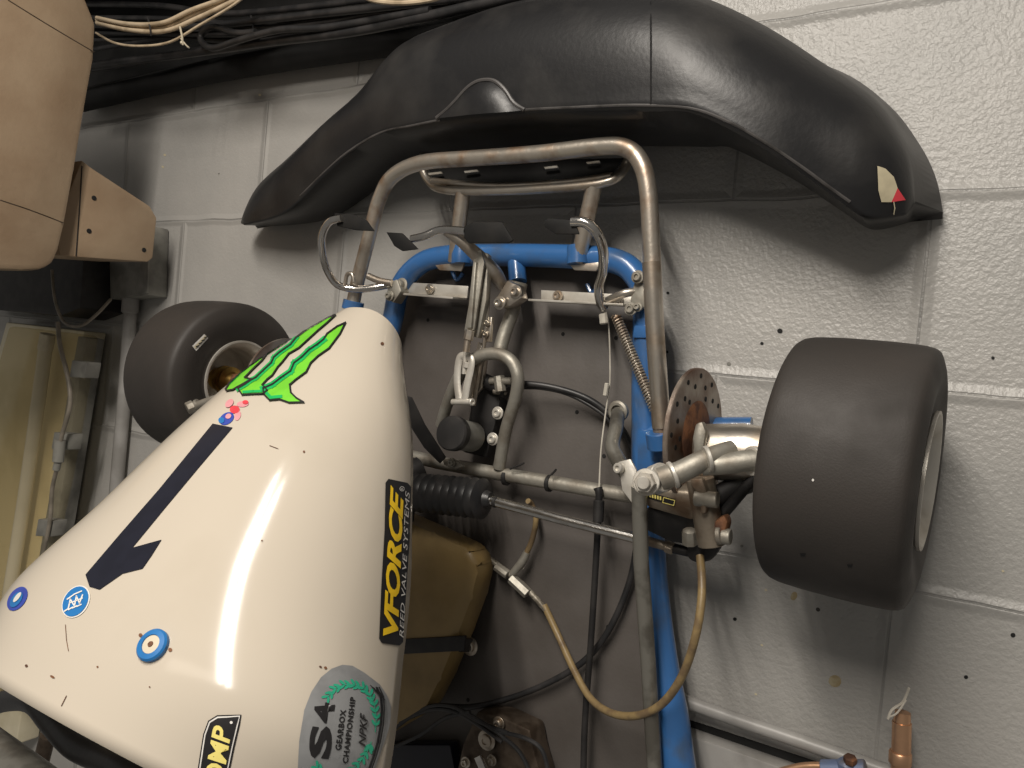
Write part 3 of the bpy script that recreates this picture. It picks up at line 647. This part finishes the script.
#@@RIGHTHUB
# ---- stub axle, hub, disc on the right
zc, dc0 = -.535, .15
hub = MB().lathe(P(700, 452, .14), P(768, 452, .14) - P(700, 452, .14), [(0, .028), (.003, .031), (.05, .031), (.07, .027), (.10, .022), (.14, .020)], 32).build('wheel_hub', 'steel', kart)
dax = Vector((1, -.10, .02)).normalized(); dcen = P(694, 434, .13)
b = MB()
b.lathe(dcen, dax, [(-.003, .030), (-.003, .074), (-.002, .075), (.002, .075), (.003, .074), (.003, .030)], 72, closed=True)
disc = b.build('brake_disc', 'disc', kart)
MB().lathe(dcen, dax, [(-.005, .012), (-.005, .036), (-.003, .038), (.003, .038), (.005, .034)], 36).build('disc_carrier', 'rust', disc)
b = MB(); u, v = frame_of(dax)
for k in range(12):
    for r0, da in ((.066, 0), (.055, .25), (.044, .1)):
        if (k % 2 == 0) or r0 > .05:
            a = 2 * PI * k / 12 + da; c = dcen + (u * math.cos(a) + v * math.sin(a)) * r0
            b.nxt().lathe(c - dax * .0034, dax, [(0, .0030), (.0068, .0030)], 10)
b.build('drilled_hole', 'dark', disc)
b = MB()
b.slab([P(695, 424, .18), P(702, 421, .18), P(706, 432, .18), P(702, 455, .18), P(694, 456, .18), P(692, 438, .18)], .012, .003)
b.build('disc_bracket', 'alloy', disc)
# steering arm
arm = MB().tube([P(660, 479, .242), P(680, 472, .235), P(700, 462, .226), P(716, 455, .215), P(732, 449, .20)], [.0120, .0112, .0108, .0100, .009], seg=18).build('steering_arm', 'alloy', kart)
MB().tube([P(702, 466, .222), P(725, 464, .215), P(745, 461, .208), P(762, 460, .20)], [.0098, .0105, .0108, .0115]).build('arm_brace', 'alloy', arm)
b = MB()
b.cyl(P(655, 480, .236), P(663, 477, .242), .0150, 24).cyl(P(649, 482, .236), P(646, 482, .258), .0135, 24).cyl(P(646, 482, .258), P(644, 482.5, .268), .0105, 6).cyl(P(644, 482.5, .268), P(643, 483, .273), .0065, 16)
b.nxt().cyl(P(706, 459.5, .229), P(710, 458.5, .227), .0135).nxt().cyl(P(751, 461, .205), P(756, 461, .2), .0148).nxt().cyl(P(671, 475.5, .243), P(675, 474, .241), .0138)
b.build('arm_collar', 'bright', arm)
# caliper and kingpin
cal = MB().slab([P(640, 487, .17), P(700, 492, .17), P(706, 498, .17), P(704, 520, .16), P(690, 521, .16), P(646, 508, .16)], .05, .005).build('brake_caliper', 'dirty_steel', kart)
MB().slab([P(646, 508, .155), P(705, 519, .155), P(704, 548, .14), P(670, 543, .14), P(644, 530, .14)], .06, .004).build('caliper_back', 'black', cal)
d = Decal(obj_bvh(cal), .0006)
d.poly([(645, 491), (676, 499), (675, 506), (645, 497)], 1, 0)
for x in range(6): d.poly([(647 + x * 2.6, 492.3 + x * .7), (648.6 + x * 2.6, 492.6 + x * .7), (648.6 + x * 2.6, 496.4 + x * .7), (647 + x * 2.6, 495.8 + x * .7)], 0, 1)
d.stroke([(664, 497), (675, 500), (674, 505), (663, 502)], .8, 0, 1)
d.build('caliper_sticker', ['s_pale', 's_black'], cal)
kp = MB().cyl(P(700, 478, .17), P(712, 545, .16), .015, 20).slab([P(690, 478, .19), P(702, 478, .19), P(707, 492, .19), P(706, 514, .19), P(700, 515, .19), P(699, 496, .19), P(690, 487, .19)], .012, .003).build('kingpin_yoke', 'dirty_steel', kart)
b = MB(); b.cyl(P(695, 498, .185), P(718, 500, .185), .0085, 12).nxt().cyl(P(722, 536, .17), P(731, 537, .17), .0085, 12).cyl(P(717, 535, .17), P(722, 535, .17), .010, 16)
b.build('pivot_bolt', 'alloy', kp)
MB().slab([P(712, 522, .175), P(724, 514, .175), P(728, 522, .175), P(722, 545, .175), P(714, 544, .175)], .02, .004).nxt().slab([P(716, 492, .15), P(722, 515, .15), P(716, 520, .15), P(710, 505, .15)], .02, .003).build('pivot_plate', 'rust', kp)
MB().lathe(P(690, 543, .15), (0, -.4, 1), [(0, .009), (.012, .009), (.016, .0075), (.018, .004)], 8).build('dome_nut', 'alloy', kp)
MB().slab([P(686, 544, .15), P(714, 522, .16), P(722, 548, .15), P(712, 562, .14), P(698, 566, .14), P(686, 560, .14)], .03, .006).build('lower_yoke', 'black', kp)
MB().tube([P(718, 520, .15), P(735, 500, .15), P(752, 480, .15), P(765, 470, .15)], .006).nxt().tube([P(715, 500, .14), P(738, 486, .14), P(760, 478, .14)], [.014, .012, .012]).build('stub_strut', 'black', kp)
# ---- wheels
def wheel(cx, cz, cdp, inner, ax=Vector((1, 0, 0))):
    c = Vector((cx, -cdp, cz))
    prof = [(-.062, .066), (-.068, .082), (-.0715, .100), (-.0685, .115), (-.061, .1252), (-.035, .1280), (0, .1285), (.035, .1280), (.061, .1252), (.0685, .115), (.0715, .100), (.068, .082), (.062, .066), (.052, .062), (-.052, .062)]
    # round the shoulders
    prof = [(a * .93, r) for a, r in prof]
    pr = catmull([Vector((a, r, 0)) for a, r in prof], 3, closed=True)
    b = MB(); b.lathe(c, ax, [(q.x, q.y * .985) for q in pr], 72, closed=True); ty = b.build('tyre', 'rubber', kart, 60)
    b = MB()
    for s in (-1, 1):
        b.lathe(c, ax, [(s * .040, .056), (s * .058, .060), (s * .064, .066), (s * .067, .066), (s * .067, .063), (s * .060, .057), (s * .042, .053)], 60, closed=True)
    b.lathe(c, ax, [(-.045, .0575), (.045, .0575), (.045, .0545), (-.045, .0545)], 48, closed=True)
    b.lathe(c, ax, [(-.004, .012), (-.004, .055), (.004, .055), (.004, .012)], 36, closed=True)
    rim = b.build('wheel_rim', 'bright', ty)
    return c, ty, rim
cR, tyR, rimR = wheel(1.090, -.534, .156, -1, Vector((1, -.05, -.03)).normalized())
b = MB(); b.lathe(cR, (1, -.075, 0), [(-.06, .016), (.03, .016), (.034, .012), (.05, .008)], 20)
b.build('hub_nut', 'alloy', tyR)
for k in range(4):
    a = k * PI / 2 + .5; MB().lathe(cR + Vector((.005, math.cos(a) * .038, math.sin(a) * .038)), (1, -.05, 0), [(0, .007), (.002, .007), (.008, .005)], 14).build('wheel_nut', 'dark', rimR)
d = Decal(obj_bvh(tyR), .0004)
for x, y in ((803, 554), (850, 565)): d.poly([(x - 3, y - 1), (x + 3, y - 1), (x + 2, y + 2), (x - 2, y + 2)], 0)
d.ell(813, 480, 1.2, 1.4, 0, 1, 0, 8)
d.build('wear_mark', ['dark', 's_white'], tyR)
cL, tyL, rimL = wheel(.125, -.527, .160, 1, Vector((1, -.03, 0)).normalized())
b = MB(); b.lathe(cL, (1, -.03, 0), [(.0, .018), (.02, .018), (.021, .023), (.026, .023), (.027, .019), (.034, .019), (.035, .022), (.04, .022), (.042, .014), (.05, .010)], 28)
b.build('hub', 'brass', tyL)
d = Decal(obj_bvh(tyL), .0006)
d.poly([(192, 346), (204, 334), (208, 338), (196, 351)], 0); d.stroke([(195, 347), (205, 337)], 2.2, 1, 1, False);
for k in range(4): d.stroke([(196 + k * 2.7, 346.5 - k * 2.9), (198 + k * 2.7, 345.6 - k * 2.9)], 1.2, 2, 2, False)
d.build('tyre_label', ['s_white', 's_cream', 's_black'], tyL)
b = MB(); b.lathe(cL + Vector((.165, 0, 0)), (1, -.05, 0), [(-.002, .03), (-.002, .075), (.002, .075), (.002, .03)], 60, closed=True)
b.build('brake_disc', 'disc', kart)
MB().tube([cL, cL + Vector((.14, 0, 0)), Vector((.405, -.085, -.53))], .012, smooth=0).build('stub_axle', 'rust', kart)
MB().tube([PX(193, 407, .225), PX(215, 399, .26), PX(240, 392, .30)], .006).cyl(PX(187, 409, .222), PX(194, 406, .226), .0095, 8).cyl(PX(196, 405.5, .228), PX(199, 404, .232), .0085).build('rod_end', 'alloy', kart)
# ---- hoses
def hose(name, pts, r, m, **k): return MB().tube([P(*q) for q in pts], r, **k).build(name, m, kart)
hose('brake_hose', [(700, 556, .15), (702, 590, .17), (697, 630, .18), (684, 672, .17), (664, 702, .16), (640, 715, .15), (614, 714, .13), (592, 700, .11), (575, 672, .09), (558, 635, .07), (544, 605, .065)], .0046, 'hose', smooth=8)
hose('braided_hose', [(546, 610, .066), (530, 592, .066), (515, 578, .066), (495, 563, .066), (470, 545, .066)], .0042, 'braid')
fit = MB().cyl(P(496, 566, .07), P(508, 575, .07), .0065, 8).cyl(P(511, 578, .07), P(528, 594, .07), .0075, 6).tube([P(512, 574, .07), P(522, 562, .07), P(527, 552, .07)], [.005, .006, .005]).build('hose_tee', 'alloy', kart)
MB().tube([P(527, 552, .07), P(532, 540, .07), P(536, 520, .07), P(532, 505, .07), P(528, 501, .08)], .0038).build('branch_hose', 'hose', fit)
hose('black_hose', [(508, 385, .09), (530, 384, .09), (560, 389, .08), (590, 400, .07), (615, 420, .06), (630, 445, .06), (638, 480, .06), (638, 530, .06), (630, 580, .06), (610, 628, .06), (585, 660, .06), (550, 682, .06), (510, 698, .06), (470, 707, .07), (430, 706, .08), (408, 715, .09)], .0042, 'cable_black', smooth=8)
hose('brake_pipe', [(512, 388, .085), (540, 388, .085), (570, 395, .075), (600, 412, .065), (612, 425, .06)], .0026, 'cable_black', smooth=8)
for q in ([(392, 748), (420, 735), (445, 718), (470, 712)], [(395, 728), (425, 708), (450, 706), (472, 716), (500, 734), (505, 740)], [(400, 722), (430, 710), (455, 712), (480, 726), (502, 742)], [(500, 732), (525, 738), (542, 750), (549, 775)], [(502, 736), (518, 750), (528, 768), (530, 780)], [(455, 707), (480, 722), (508, 733)]):
    hose('wire', [(x, y, .105) for x, y in q], .0028, 'cable_black', seg=8)
gb = MB().slab([P(476, 712, .09), P(500, 716, .09), P(530, 730, .09), (P(534, 752, .09)), P(545, 790, .09), P(452, 790, .09), P(462, 745, .09)], .04, .005).build('linkage_bracket', 'grimy', kart)
MB().bolt(P(499, 723, .095), r=.006).nxt().bolt(P(466, 762, .095), r=.005).nxt().bolt(P(492, 760, .095), r=.005).nxt().bolt(P(487, 740, .095), r=.009).build('bolt', 'steel', gb)
MB().tube([P(478, 756, .11), P(484, 770, .11), P(492, 790, .11)], .006).build('lever', 'chrome', gb)
MB().slab([P(380, 745, .07), P(450, 745, .07), P(460, 800, .07), P(380, 800, .07)], .02, .003).build('seat_edge', 's_navy', kart)
# ---- steering wheel and column behind the fairing, lower left
sw = MB().tube([P(-60, 712, .52), P(-20, 708, .53), P(10, 700, .54), P(34, 702, .55), (P(52, 722, .56)), P(74, 745, .57), P(100, 758, .57), P(130, 772, .58), P(170, 800, .58)], .0115, seg=18).build('steering_wheel', 'plastic', kart)
MB().tube([P(48, 735, .42), P(38, 775, .42), P(30, 810, .42)], .010, seg=14).build('steering_column', 'grimy', kart)
MB().tube([P(-80, 700, .60), P(-10, 752, .60), P(40, 790, .60)], .020, seg=20).build('seat_rail', 'grey_tube', kart)

#@@COWL
Q = [0.5994, 0.3485, 0.4259, 0.4996, 0.5696, 0.6298, 0.6705, -0.4157, -0.4725, -0.5372, -0.6128, -0.6862, -0.7449, 0.0477, 0.1127, 0.151, 0.1858, 0.2248, 0.2085, 0.0418, 0.0883, 0.1365, 0.1638, 0.1602, 0.1968, 0.0518, 0.8531]
def cat1(ys, v):
    n = len(ys) - 1; y = [2 * ys[0] - ys[1]] + list(ys) + [2 * ys[-1] - ys[-2]]; t = v * n; i = min(int(t), n - 1); f = t - i
    a, b_, c, d_ = y[i], y[i + 1], y[i + 2], y[i + 3]
    return .5 * ((2 * b_) + (c - a) * f + (2 * a - 5 * b_ + 4 * c - d_) * f * f + (3 * b_ - a - 3 * c + d_) * f ** 3)
def cowl():
    xc = Q[0]; NV, NA = 64, 60; rows = []
    for i in range(NV):
        v = (i / (NV - 1)) ** 1.6
        f = lambda w: (cat1(Q[1:7], w), cat1(Q[7:13], w))
        d_, z_ = f(v); e = 1e-3; d0, z0 = f(max(v - e, 0)); d1, z1 = f(min(v + e, 1)); td, tz = d1 - d0, z1 - z0; l = math.hypot(td, tz); td /= l; tz /= l
        nd, nz = -tz, td; W_ = cat1(Q[13:19], v); H_ = cat1(Q[19:25], v); row = []
        for j in range(NA + 1):
            a = -PI / 2 + PI * j / NA; sx = math.copysign(abs(math.sin(a)) ** Q[26], a); cn = 1 - max(math.cos(a), 0) ** Q[26]
            row.append(Vector((xc + W_ * sx, -(d_ - H_ * cn * nd + Q[25] * H_ * cn * td), z_ - H_ * cn * nz + Q[25] * H_ * cn * tz)))
        rows.append(row)
    # closing rows over the tip
    r0 = rows[0]; top = r0[NA // 2]
    pre = []
    cc_ = sum(r0, Vector()) / len(r0) + Vector((0, .012, -.004))
    for s_ in (.35, .8): pre.append([cc_.lerp(q, s_) for q in r0])
    rows = pre + rows
    bm = bmesh.new(); V = [[bm.verts.new(q) for q in r] for r in rows]
    for i in range(len(V) - 1):
        for j in range(NA): bm.faces.new((V[i][j], V[i][j + 1], V[i + 1][j + 1], V[i + 1][j]))
    bm.faces.new(V[0])
    b = MB(); b.bm.free(); b.bm = bm; bmesh.ops.recalc_face_normals(bm, faces=bm.faces)
    o = b.build('nose_fairing', 'cowl', kart, 70)
    return o
cw = cowl(); tag(cw, 'cream glossy fibreglass nose fairing covered in stickers')
cbv = obj_bvh(cw)
so = cw.modifiers.new('shell', 'SOLIDIFY'); so.thickness = .003; so.offset = -1
# outward check is by the viewer, so solidify must go behind the decals
n0 = cw.data.polygons[len(cw.data.polygons) // 2]
if n0.normal.dot(CAM - n0.center) < 0: so.offset = 1
def D(): return Decal(cbv, .0007)
# claw marks
c0 = (200, 300); k0 = 5.4875
def cr(l): return [(c0[0] + x / k0, c0[1] + y / k0) for x, y in l]
claw1 = cr([(145, 495), (165, 462), (225, 402), (300, 335), (385, 262), (455, 212), (430, 240), (385, 278), (345, 335), (300, 378), (250, 430), (285, 440), (255, 458), (210, 482), (185, 497), (150, 503)])
claw2 = cr([(745, 88), (690, 100), (640, 125), (595, 162), (530, 212), (500, 250), (440, 292), (408, 320), (395, 350), (350, 392), (310, 430), (282, 445), (250, 468), (212, 490), (235, 525), (285, 522), (350, 520), (372, 500), (345, 470), (372, 440), (400, 418), (430, 372), (455, 345), (490, 300), (545, 268), (600, 218), (650, 172), (700, 130)])
claw3 = cr([(800, 130), (755, 150), (700, 190), (680, 222), (645, 250), (600, 280), (560, 320), (520, 350), (500, 395), (450, 430), (400, 468), (350, 490), (352, 520), (385, 555), (440, 550), (490, 568), (570, 566), (530, 542), (500, 512), (495, 470), (530, 440), (585, 400), (610, 350), (650, 312), (710, 270), (740, 230), (770, 190)])
d = D(); d.maxe = 3.
for c_ in (claw1, claw2, claw3):
    d.poly(c_, 0, 0); d.stroke(c_, 1.5, 2, 2)
d.stroke(claw2[4:14], 5.0, 1, 1, False); d.stroke(claw3[3:12], 6.0, 1, 1, False); d.stroke(claw1[1:5], 2.0, 1, 1, False)
d.stroke([(x + 1.5, y - 3) for x, y in claw2[14:17]], 2.5, 1, 1, False); d.stroke([(x + 1, y - 3) for x, y in claw3[12:15]], 3, 1, 1, False)
tag(d.build('claw_sticker', ['s_lime', 's_green', 's_black'], cw), 'green three-stroke claw mark sticker')
# number one
d = D(); one = [(213, 424), (233, 428), (200, 467), (165, 509), (133, 548), (162, 540), (152, 556), (143, 569), (123, 574), (100, 590), (90, 587), (86, 575), (120, 535), (160, 489)]
d.poly(one, 0, 0); tag(d.build('number_sticker', ['s_navy'], cw), 'dark number one sticker')
# small red and blue sticker
d = D(); d.ell(227, 419, 8, 5.5, -.6, 0, 0); d.ell(229, 417, 3, 2.4, -.5, 1, 1); d.ell(235, 410, 5, 4, 0, 2, 0); d.ell(243, 404.5, 6, 3, -.1, 3, 0); d.ell(230, 404, 5, 3.2, -.8, 3, 1); d.ell(238, 416, 3, 5, .3, 3, 0); d.ell(246, 403, 3, 2, 0, 2, 1); d.ell(222, 421, 3, 3, 0, 4, 1)
d.build('round_sticker', ['s_deep', 's_pink', 's_red', 's_pink', 's_blue'], cw)
# blue ovals
d = D(); d.ell(76.5, 602, 17.5, 12.5, -1.0, 1, 0); d.ell(76.5, 602, 16.3, 11.3, -1.0, 0, 1)
d.stroke([(70, 609), (72, 600), (76, 607), (78, 597), (81, 604), (84, 596)], 1.3, 1, 2, False); d.stroke([(69, 600), (76, 595), (83, 592)], 1.2, 1, 2, False); d.stroke([(71, 604), (84, 599)], 1, 1, 2, False)
for k in range(4): d.stroke([(66 + k * 4.2, 612 - k * 1.6), (70 + k * 4.2, 609.5 - k * 1.4)], 1.2, 1, 2, False)
d.build('oval_sticker', ['s_blue', 's_white'], cw)
d = D(); d.ell(18, 599, 13.5, 8.2, -.95, 0, 0); d.ell(17.5, 600, 9, 4.6, -.95, 1, 1); d.ell(19, 598, 6, 2, -.9, 2, 2)
d.build('oval_sticker', ['s_deep', 's_blue', 's_white'], cw)
# blue washer with screw
d = D(); pc = d.hit(154, 646, 0); pn = (d.hit(154, 646, .01) - pc).normalized()
w_ = MB().lathe(pc, pn, [(0, .0118), (.003, .0118), (.0045, .0105), (.005, .007), (.0035, .0065), (.0035, .0)], 40).build('fixing_washer', 's_blue', cw)
MB().lathe(pc + pn * .003, pn, [(0, .0068), (.0012, .0066), (.0016, .003), (.0016, 0)], 28).build('fixing_screw', 'tie', w_)
MB().lathe(pc + pn * .0046, pn, [(0, .0022), (.0006, .002)], 10).build('screw_socket', 'rust', w_)
d.ell(141, 635.5, 2, 2, 0, 0, 0, 10); d.ell(170.5, 650, 2, 2, 0, 0, 0, 10); d.ell(382, 344, 1.8, 1.6, 0, 0, 0, 10); d.ell(27, 666, 1.5, 1.5, 0, 0, 0, 8); d.ell(53, 677, 2.6, 1.2, .5, 0, 0, 8)
d.ell(320, 667, 1.5, 1, .4, 0, 0, 8); d.ell(325, 668, 1.6, 1.4, .4, 0, 0, 8); d.ell(304, 452, 1.2, 1.2, 0, 0, 0, 8); d.ell(98, 667, 1, 1, 0, 0, 0, 8); d.ell(262, 541, 1, .8, 0, 0, 0, 8); d.ell(150, 687, .8, .8, 0, 0, 0, 8)
d.stroke([(66, 625), (67, 640), (69, 651)], .6, 0, 0, False); d.stroke([(270, 446), (278, 449)], .7, 0, 0, False); d.stroke([(62, 706), (67, 696)], .7, 0, 0, False)
d.build('scuff', ['rust'], cw)
# VFORCE
d = D()
d.poly([(388, 479), (407, 483), (410.5, 487), (409, 540), (405, 600), (402.5, 642), (399, 645.5), (381, 643), (378.5, 639), (380.5, 590), (384, 530), (385, 483)], 0, 0)
d.text('VFORCE', [(396.8, 636), (402.8, 494), (389.6, 485), (381.6, 636)], 1, 1, shear=.25, bold=.035, space=.93)
d.text('REED VALVE SYSTEMS', [(402.3, 638), (408.6, 492), (404.4, 491), (398.2, 637)], 2, 1, shear=.2, space=1.05)
d.stroke([(401 + 2.2 * math.cos(t * PI / 6), 489 + 2.2 * math.sin(t * PI / 6)) for t in range(12)], .5, 2, 1); d.text('R', [(402, 490), (402, 488), (400, 488), (400, 490)], 2, 1)
tag(d.build('sponsor_sticker', ['s_black', 's_yellow', 's_white'], cw), 'black sticker with orange VFORCE lettering')
# COMP style sticker
d = D()
out = [(190, 800), (198, 768), (203.4, 734), (208.5, 720.5), (217.5, 715), (241.5, 714.5), (240, 724), (235, 745), (230, 768), (224, 800)]
def inset(pts, k):
    cx = sum(p[0] for p in pts) / len(pts); cy = sum(p[1] for p in pts) / len(pts); o = []
    n = len(pts)
    for i in range(n):
        (x0, y0), (x1, y1), (x2, y2) = pts[i - 1], pts[i], pts[(i + 1) % n]
        a = (x1 - x0, y1 - y0); b_ = (x2 - x1, y2 - y1); la = math.hypot(*a); lb = math.hypot(*b_)
        nx = -(a[1] / la + b_[1] / lb); ny = a[0] / la + b_[0] / lb; l = math.hypot(nx, ny) or 1; nx /= l; ny /= l
        if nx * (cx - x1) + ny * (cy - y1) < 0: nx, ny = -nx, -ny
        o.append((x1 + nx * k, y1 + ny * k))
    return o
d.poly(out, 0, 0); d.poly(inset(out, 1.5), 2, 1); d.poly(inset(out, 3.0), 0, 2)
d.text('OMP', [(223, 786), (232.5, 730), (214.5, 723), (204, 781)], 1, 3, bold=.025, space=1.0)
d.ell(232, 722, 1.5, 1.5, 0, 2, 3, 10)
tag(d.build('sponsor_sticker', ['s_black', 's_pale', 's_white'], cw), 'black sticker with pale yellow OMP lettering')
# S4 championship
d = D()
d.poly([(297, 790), (298, 762), (299, 741), (304, 710), (311, 692), (320.6, 677.5), (331, 669), (341.7, 665), (352, 666), (364, 673), (379, 684.5), (386, 695), (390, 705.6), (390, 718), (388.6, 727), (385, 739), (381.5, 748), (374.5, 768), (360, 790), (330, 800)], 0, 0)
d.text('S', [(330, 759), (332, 727), (310.5, 724), (307.5, 757)], 1, 1, bold=.045)
d.text('4', [(331.5, 723.5), (334.5, 703), (314, 701.5), (313, 723)], 1, 1, shear=-.1, bold=.03)
d.text('GEARBOX', [(340.3, 750), (345.2, 710), (339.6, 709.5), (334.2, 749.5)], 1, 1, bold=.035, space=1.1)
d.text('CHAMPIONSHIP', [(347.2, 763), (354.6, 697.5), (349.2, 697), (341.6, 762.5)], 1, 1, bold=.035, space=1.1)
d.text('NPKF', [(363.5, 746.5), (366.5, 714), (358.6, 713), (357, 746)], 1, 2, shear=.35, bold=.02)
arc = [(327, 697), (334, 689), (343, 685), (353, 685), (362, 688), (369, 695), (373, 705), (375, 718), (374, 732)]
arc2 = [(317, 766), (324, 772), (340, 774), (352, 768), (362, 758), (368, 748), (370, 742)]
for A_ in (arc, arc2):
    d.stroke(A_, .9, 3, 1, False)
    for i in range(len(A_) - 1):
        for f in (.0, .5):
            x = A_[i][0] + (A_[i + 1][0] - A_[i][0]) * f; y = A_[i][1] + (A_[i + 1][1] - A_[i][1]) * f; an = math.atan2(A_[i + 1][1] - A_[i][1], A_[i + 1][0] - A_[i][0])
            for s_ in (-1, 1): d.ell(x + math.cos(an + s_ * 2.3) * 3, y + math.sin(an + s_ * 2.3) * 3, 3.6, 1.4, an + s_ * 2.5, 3, 1, 10)
st = [(376, 688), (380, 697), (381, 710), (380, 725), (377, 742), (373, 756), (368, 770)]
d.stroke([(x - 1.6, y) for x, y in st], 1.3, 1, 2, False); d.stroke([(x + 1.6, y) for x, y in st], 1.3, 1, 2, False); d.stroke(st, 1.2, 2, 1, False)
for k in range(4): d.stroke([(369 + k * 3, 686 + k * 2.2), (376 + k * 2.2, 694 + k * 2)], 1, 1, 2, False)
tag(d.build('championship_sticker', ['s_grey', 's_black', 's_navy', 's_leaf'], cw), 'grey oval S4 gearbox championship sticker with green laurels')

#@@LIGHT
def area(name, loc, target, sx, sy, power, col=(1, .93, .84)):
    l = bpy.data.lights.new(name, 'AREA'); l.shape = 'RECTANGLE'; l.size = sx; l.size_y = sy; l.energy = power; l.color = col
    o = bpy.data.objects.new(name, l); COL.objects.link(o); o.location = loc
    o.rotation_euler = (Vector(target) - Vector(loc)).to_track_quat('-Z', 'Y').to_euler(); return o
for X_ in (.84, 1.02):
    o_ = area('ceiling_strip', (X_, -1.70, .68), (X_ - .1, -1.1, 0), .035, 1.3, 25); o_.rotation_euler = (.3, 0, .5)
area('room_fill', (.7, -2.9, 1.0), (.3, 0, -.5), 1.6, .3, 5, (1, .88, .74))
w = bpy.data.worlds.new('world'); SC.world = w; w.use_nodes = True
w.node_tree.nodes['Background'].inputs['Color'].default_value = (.9, .85, .78, 1); w.node_tree.nodes['Background'].inputs['Strength'].default_value = .16
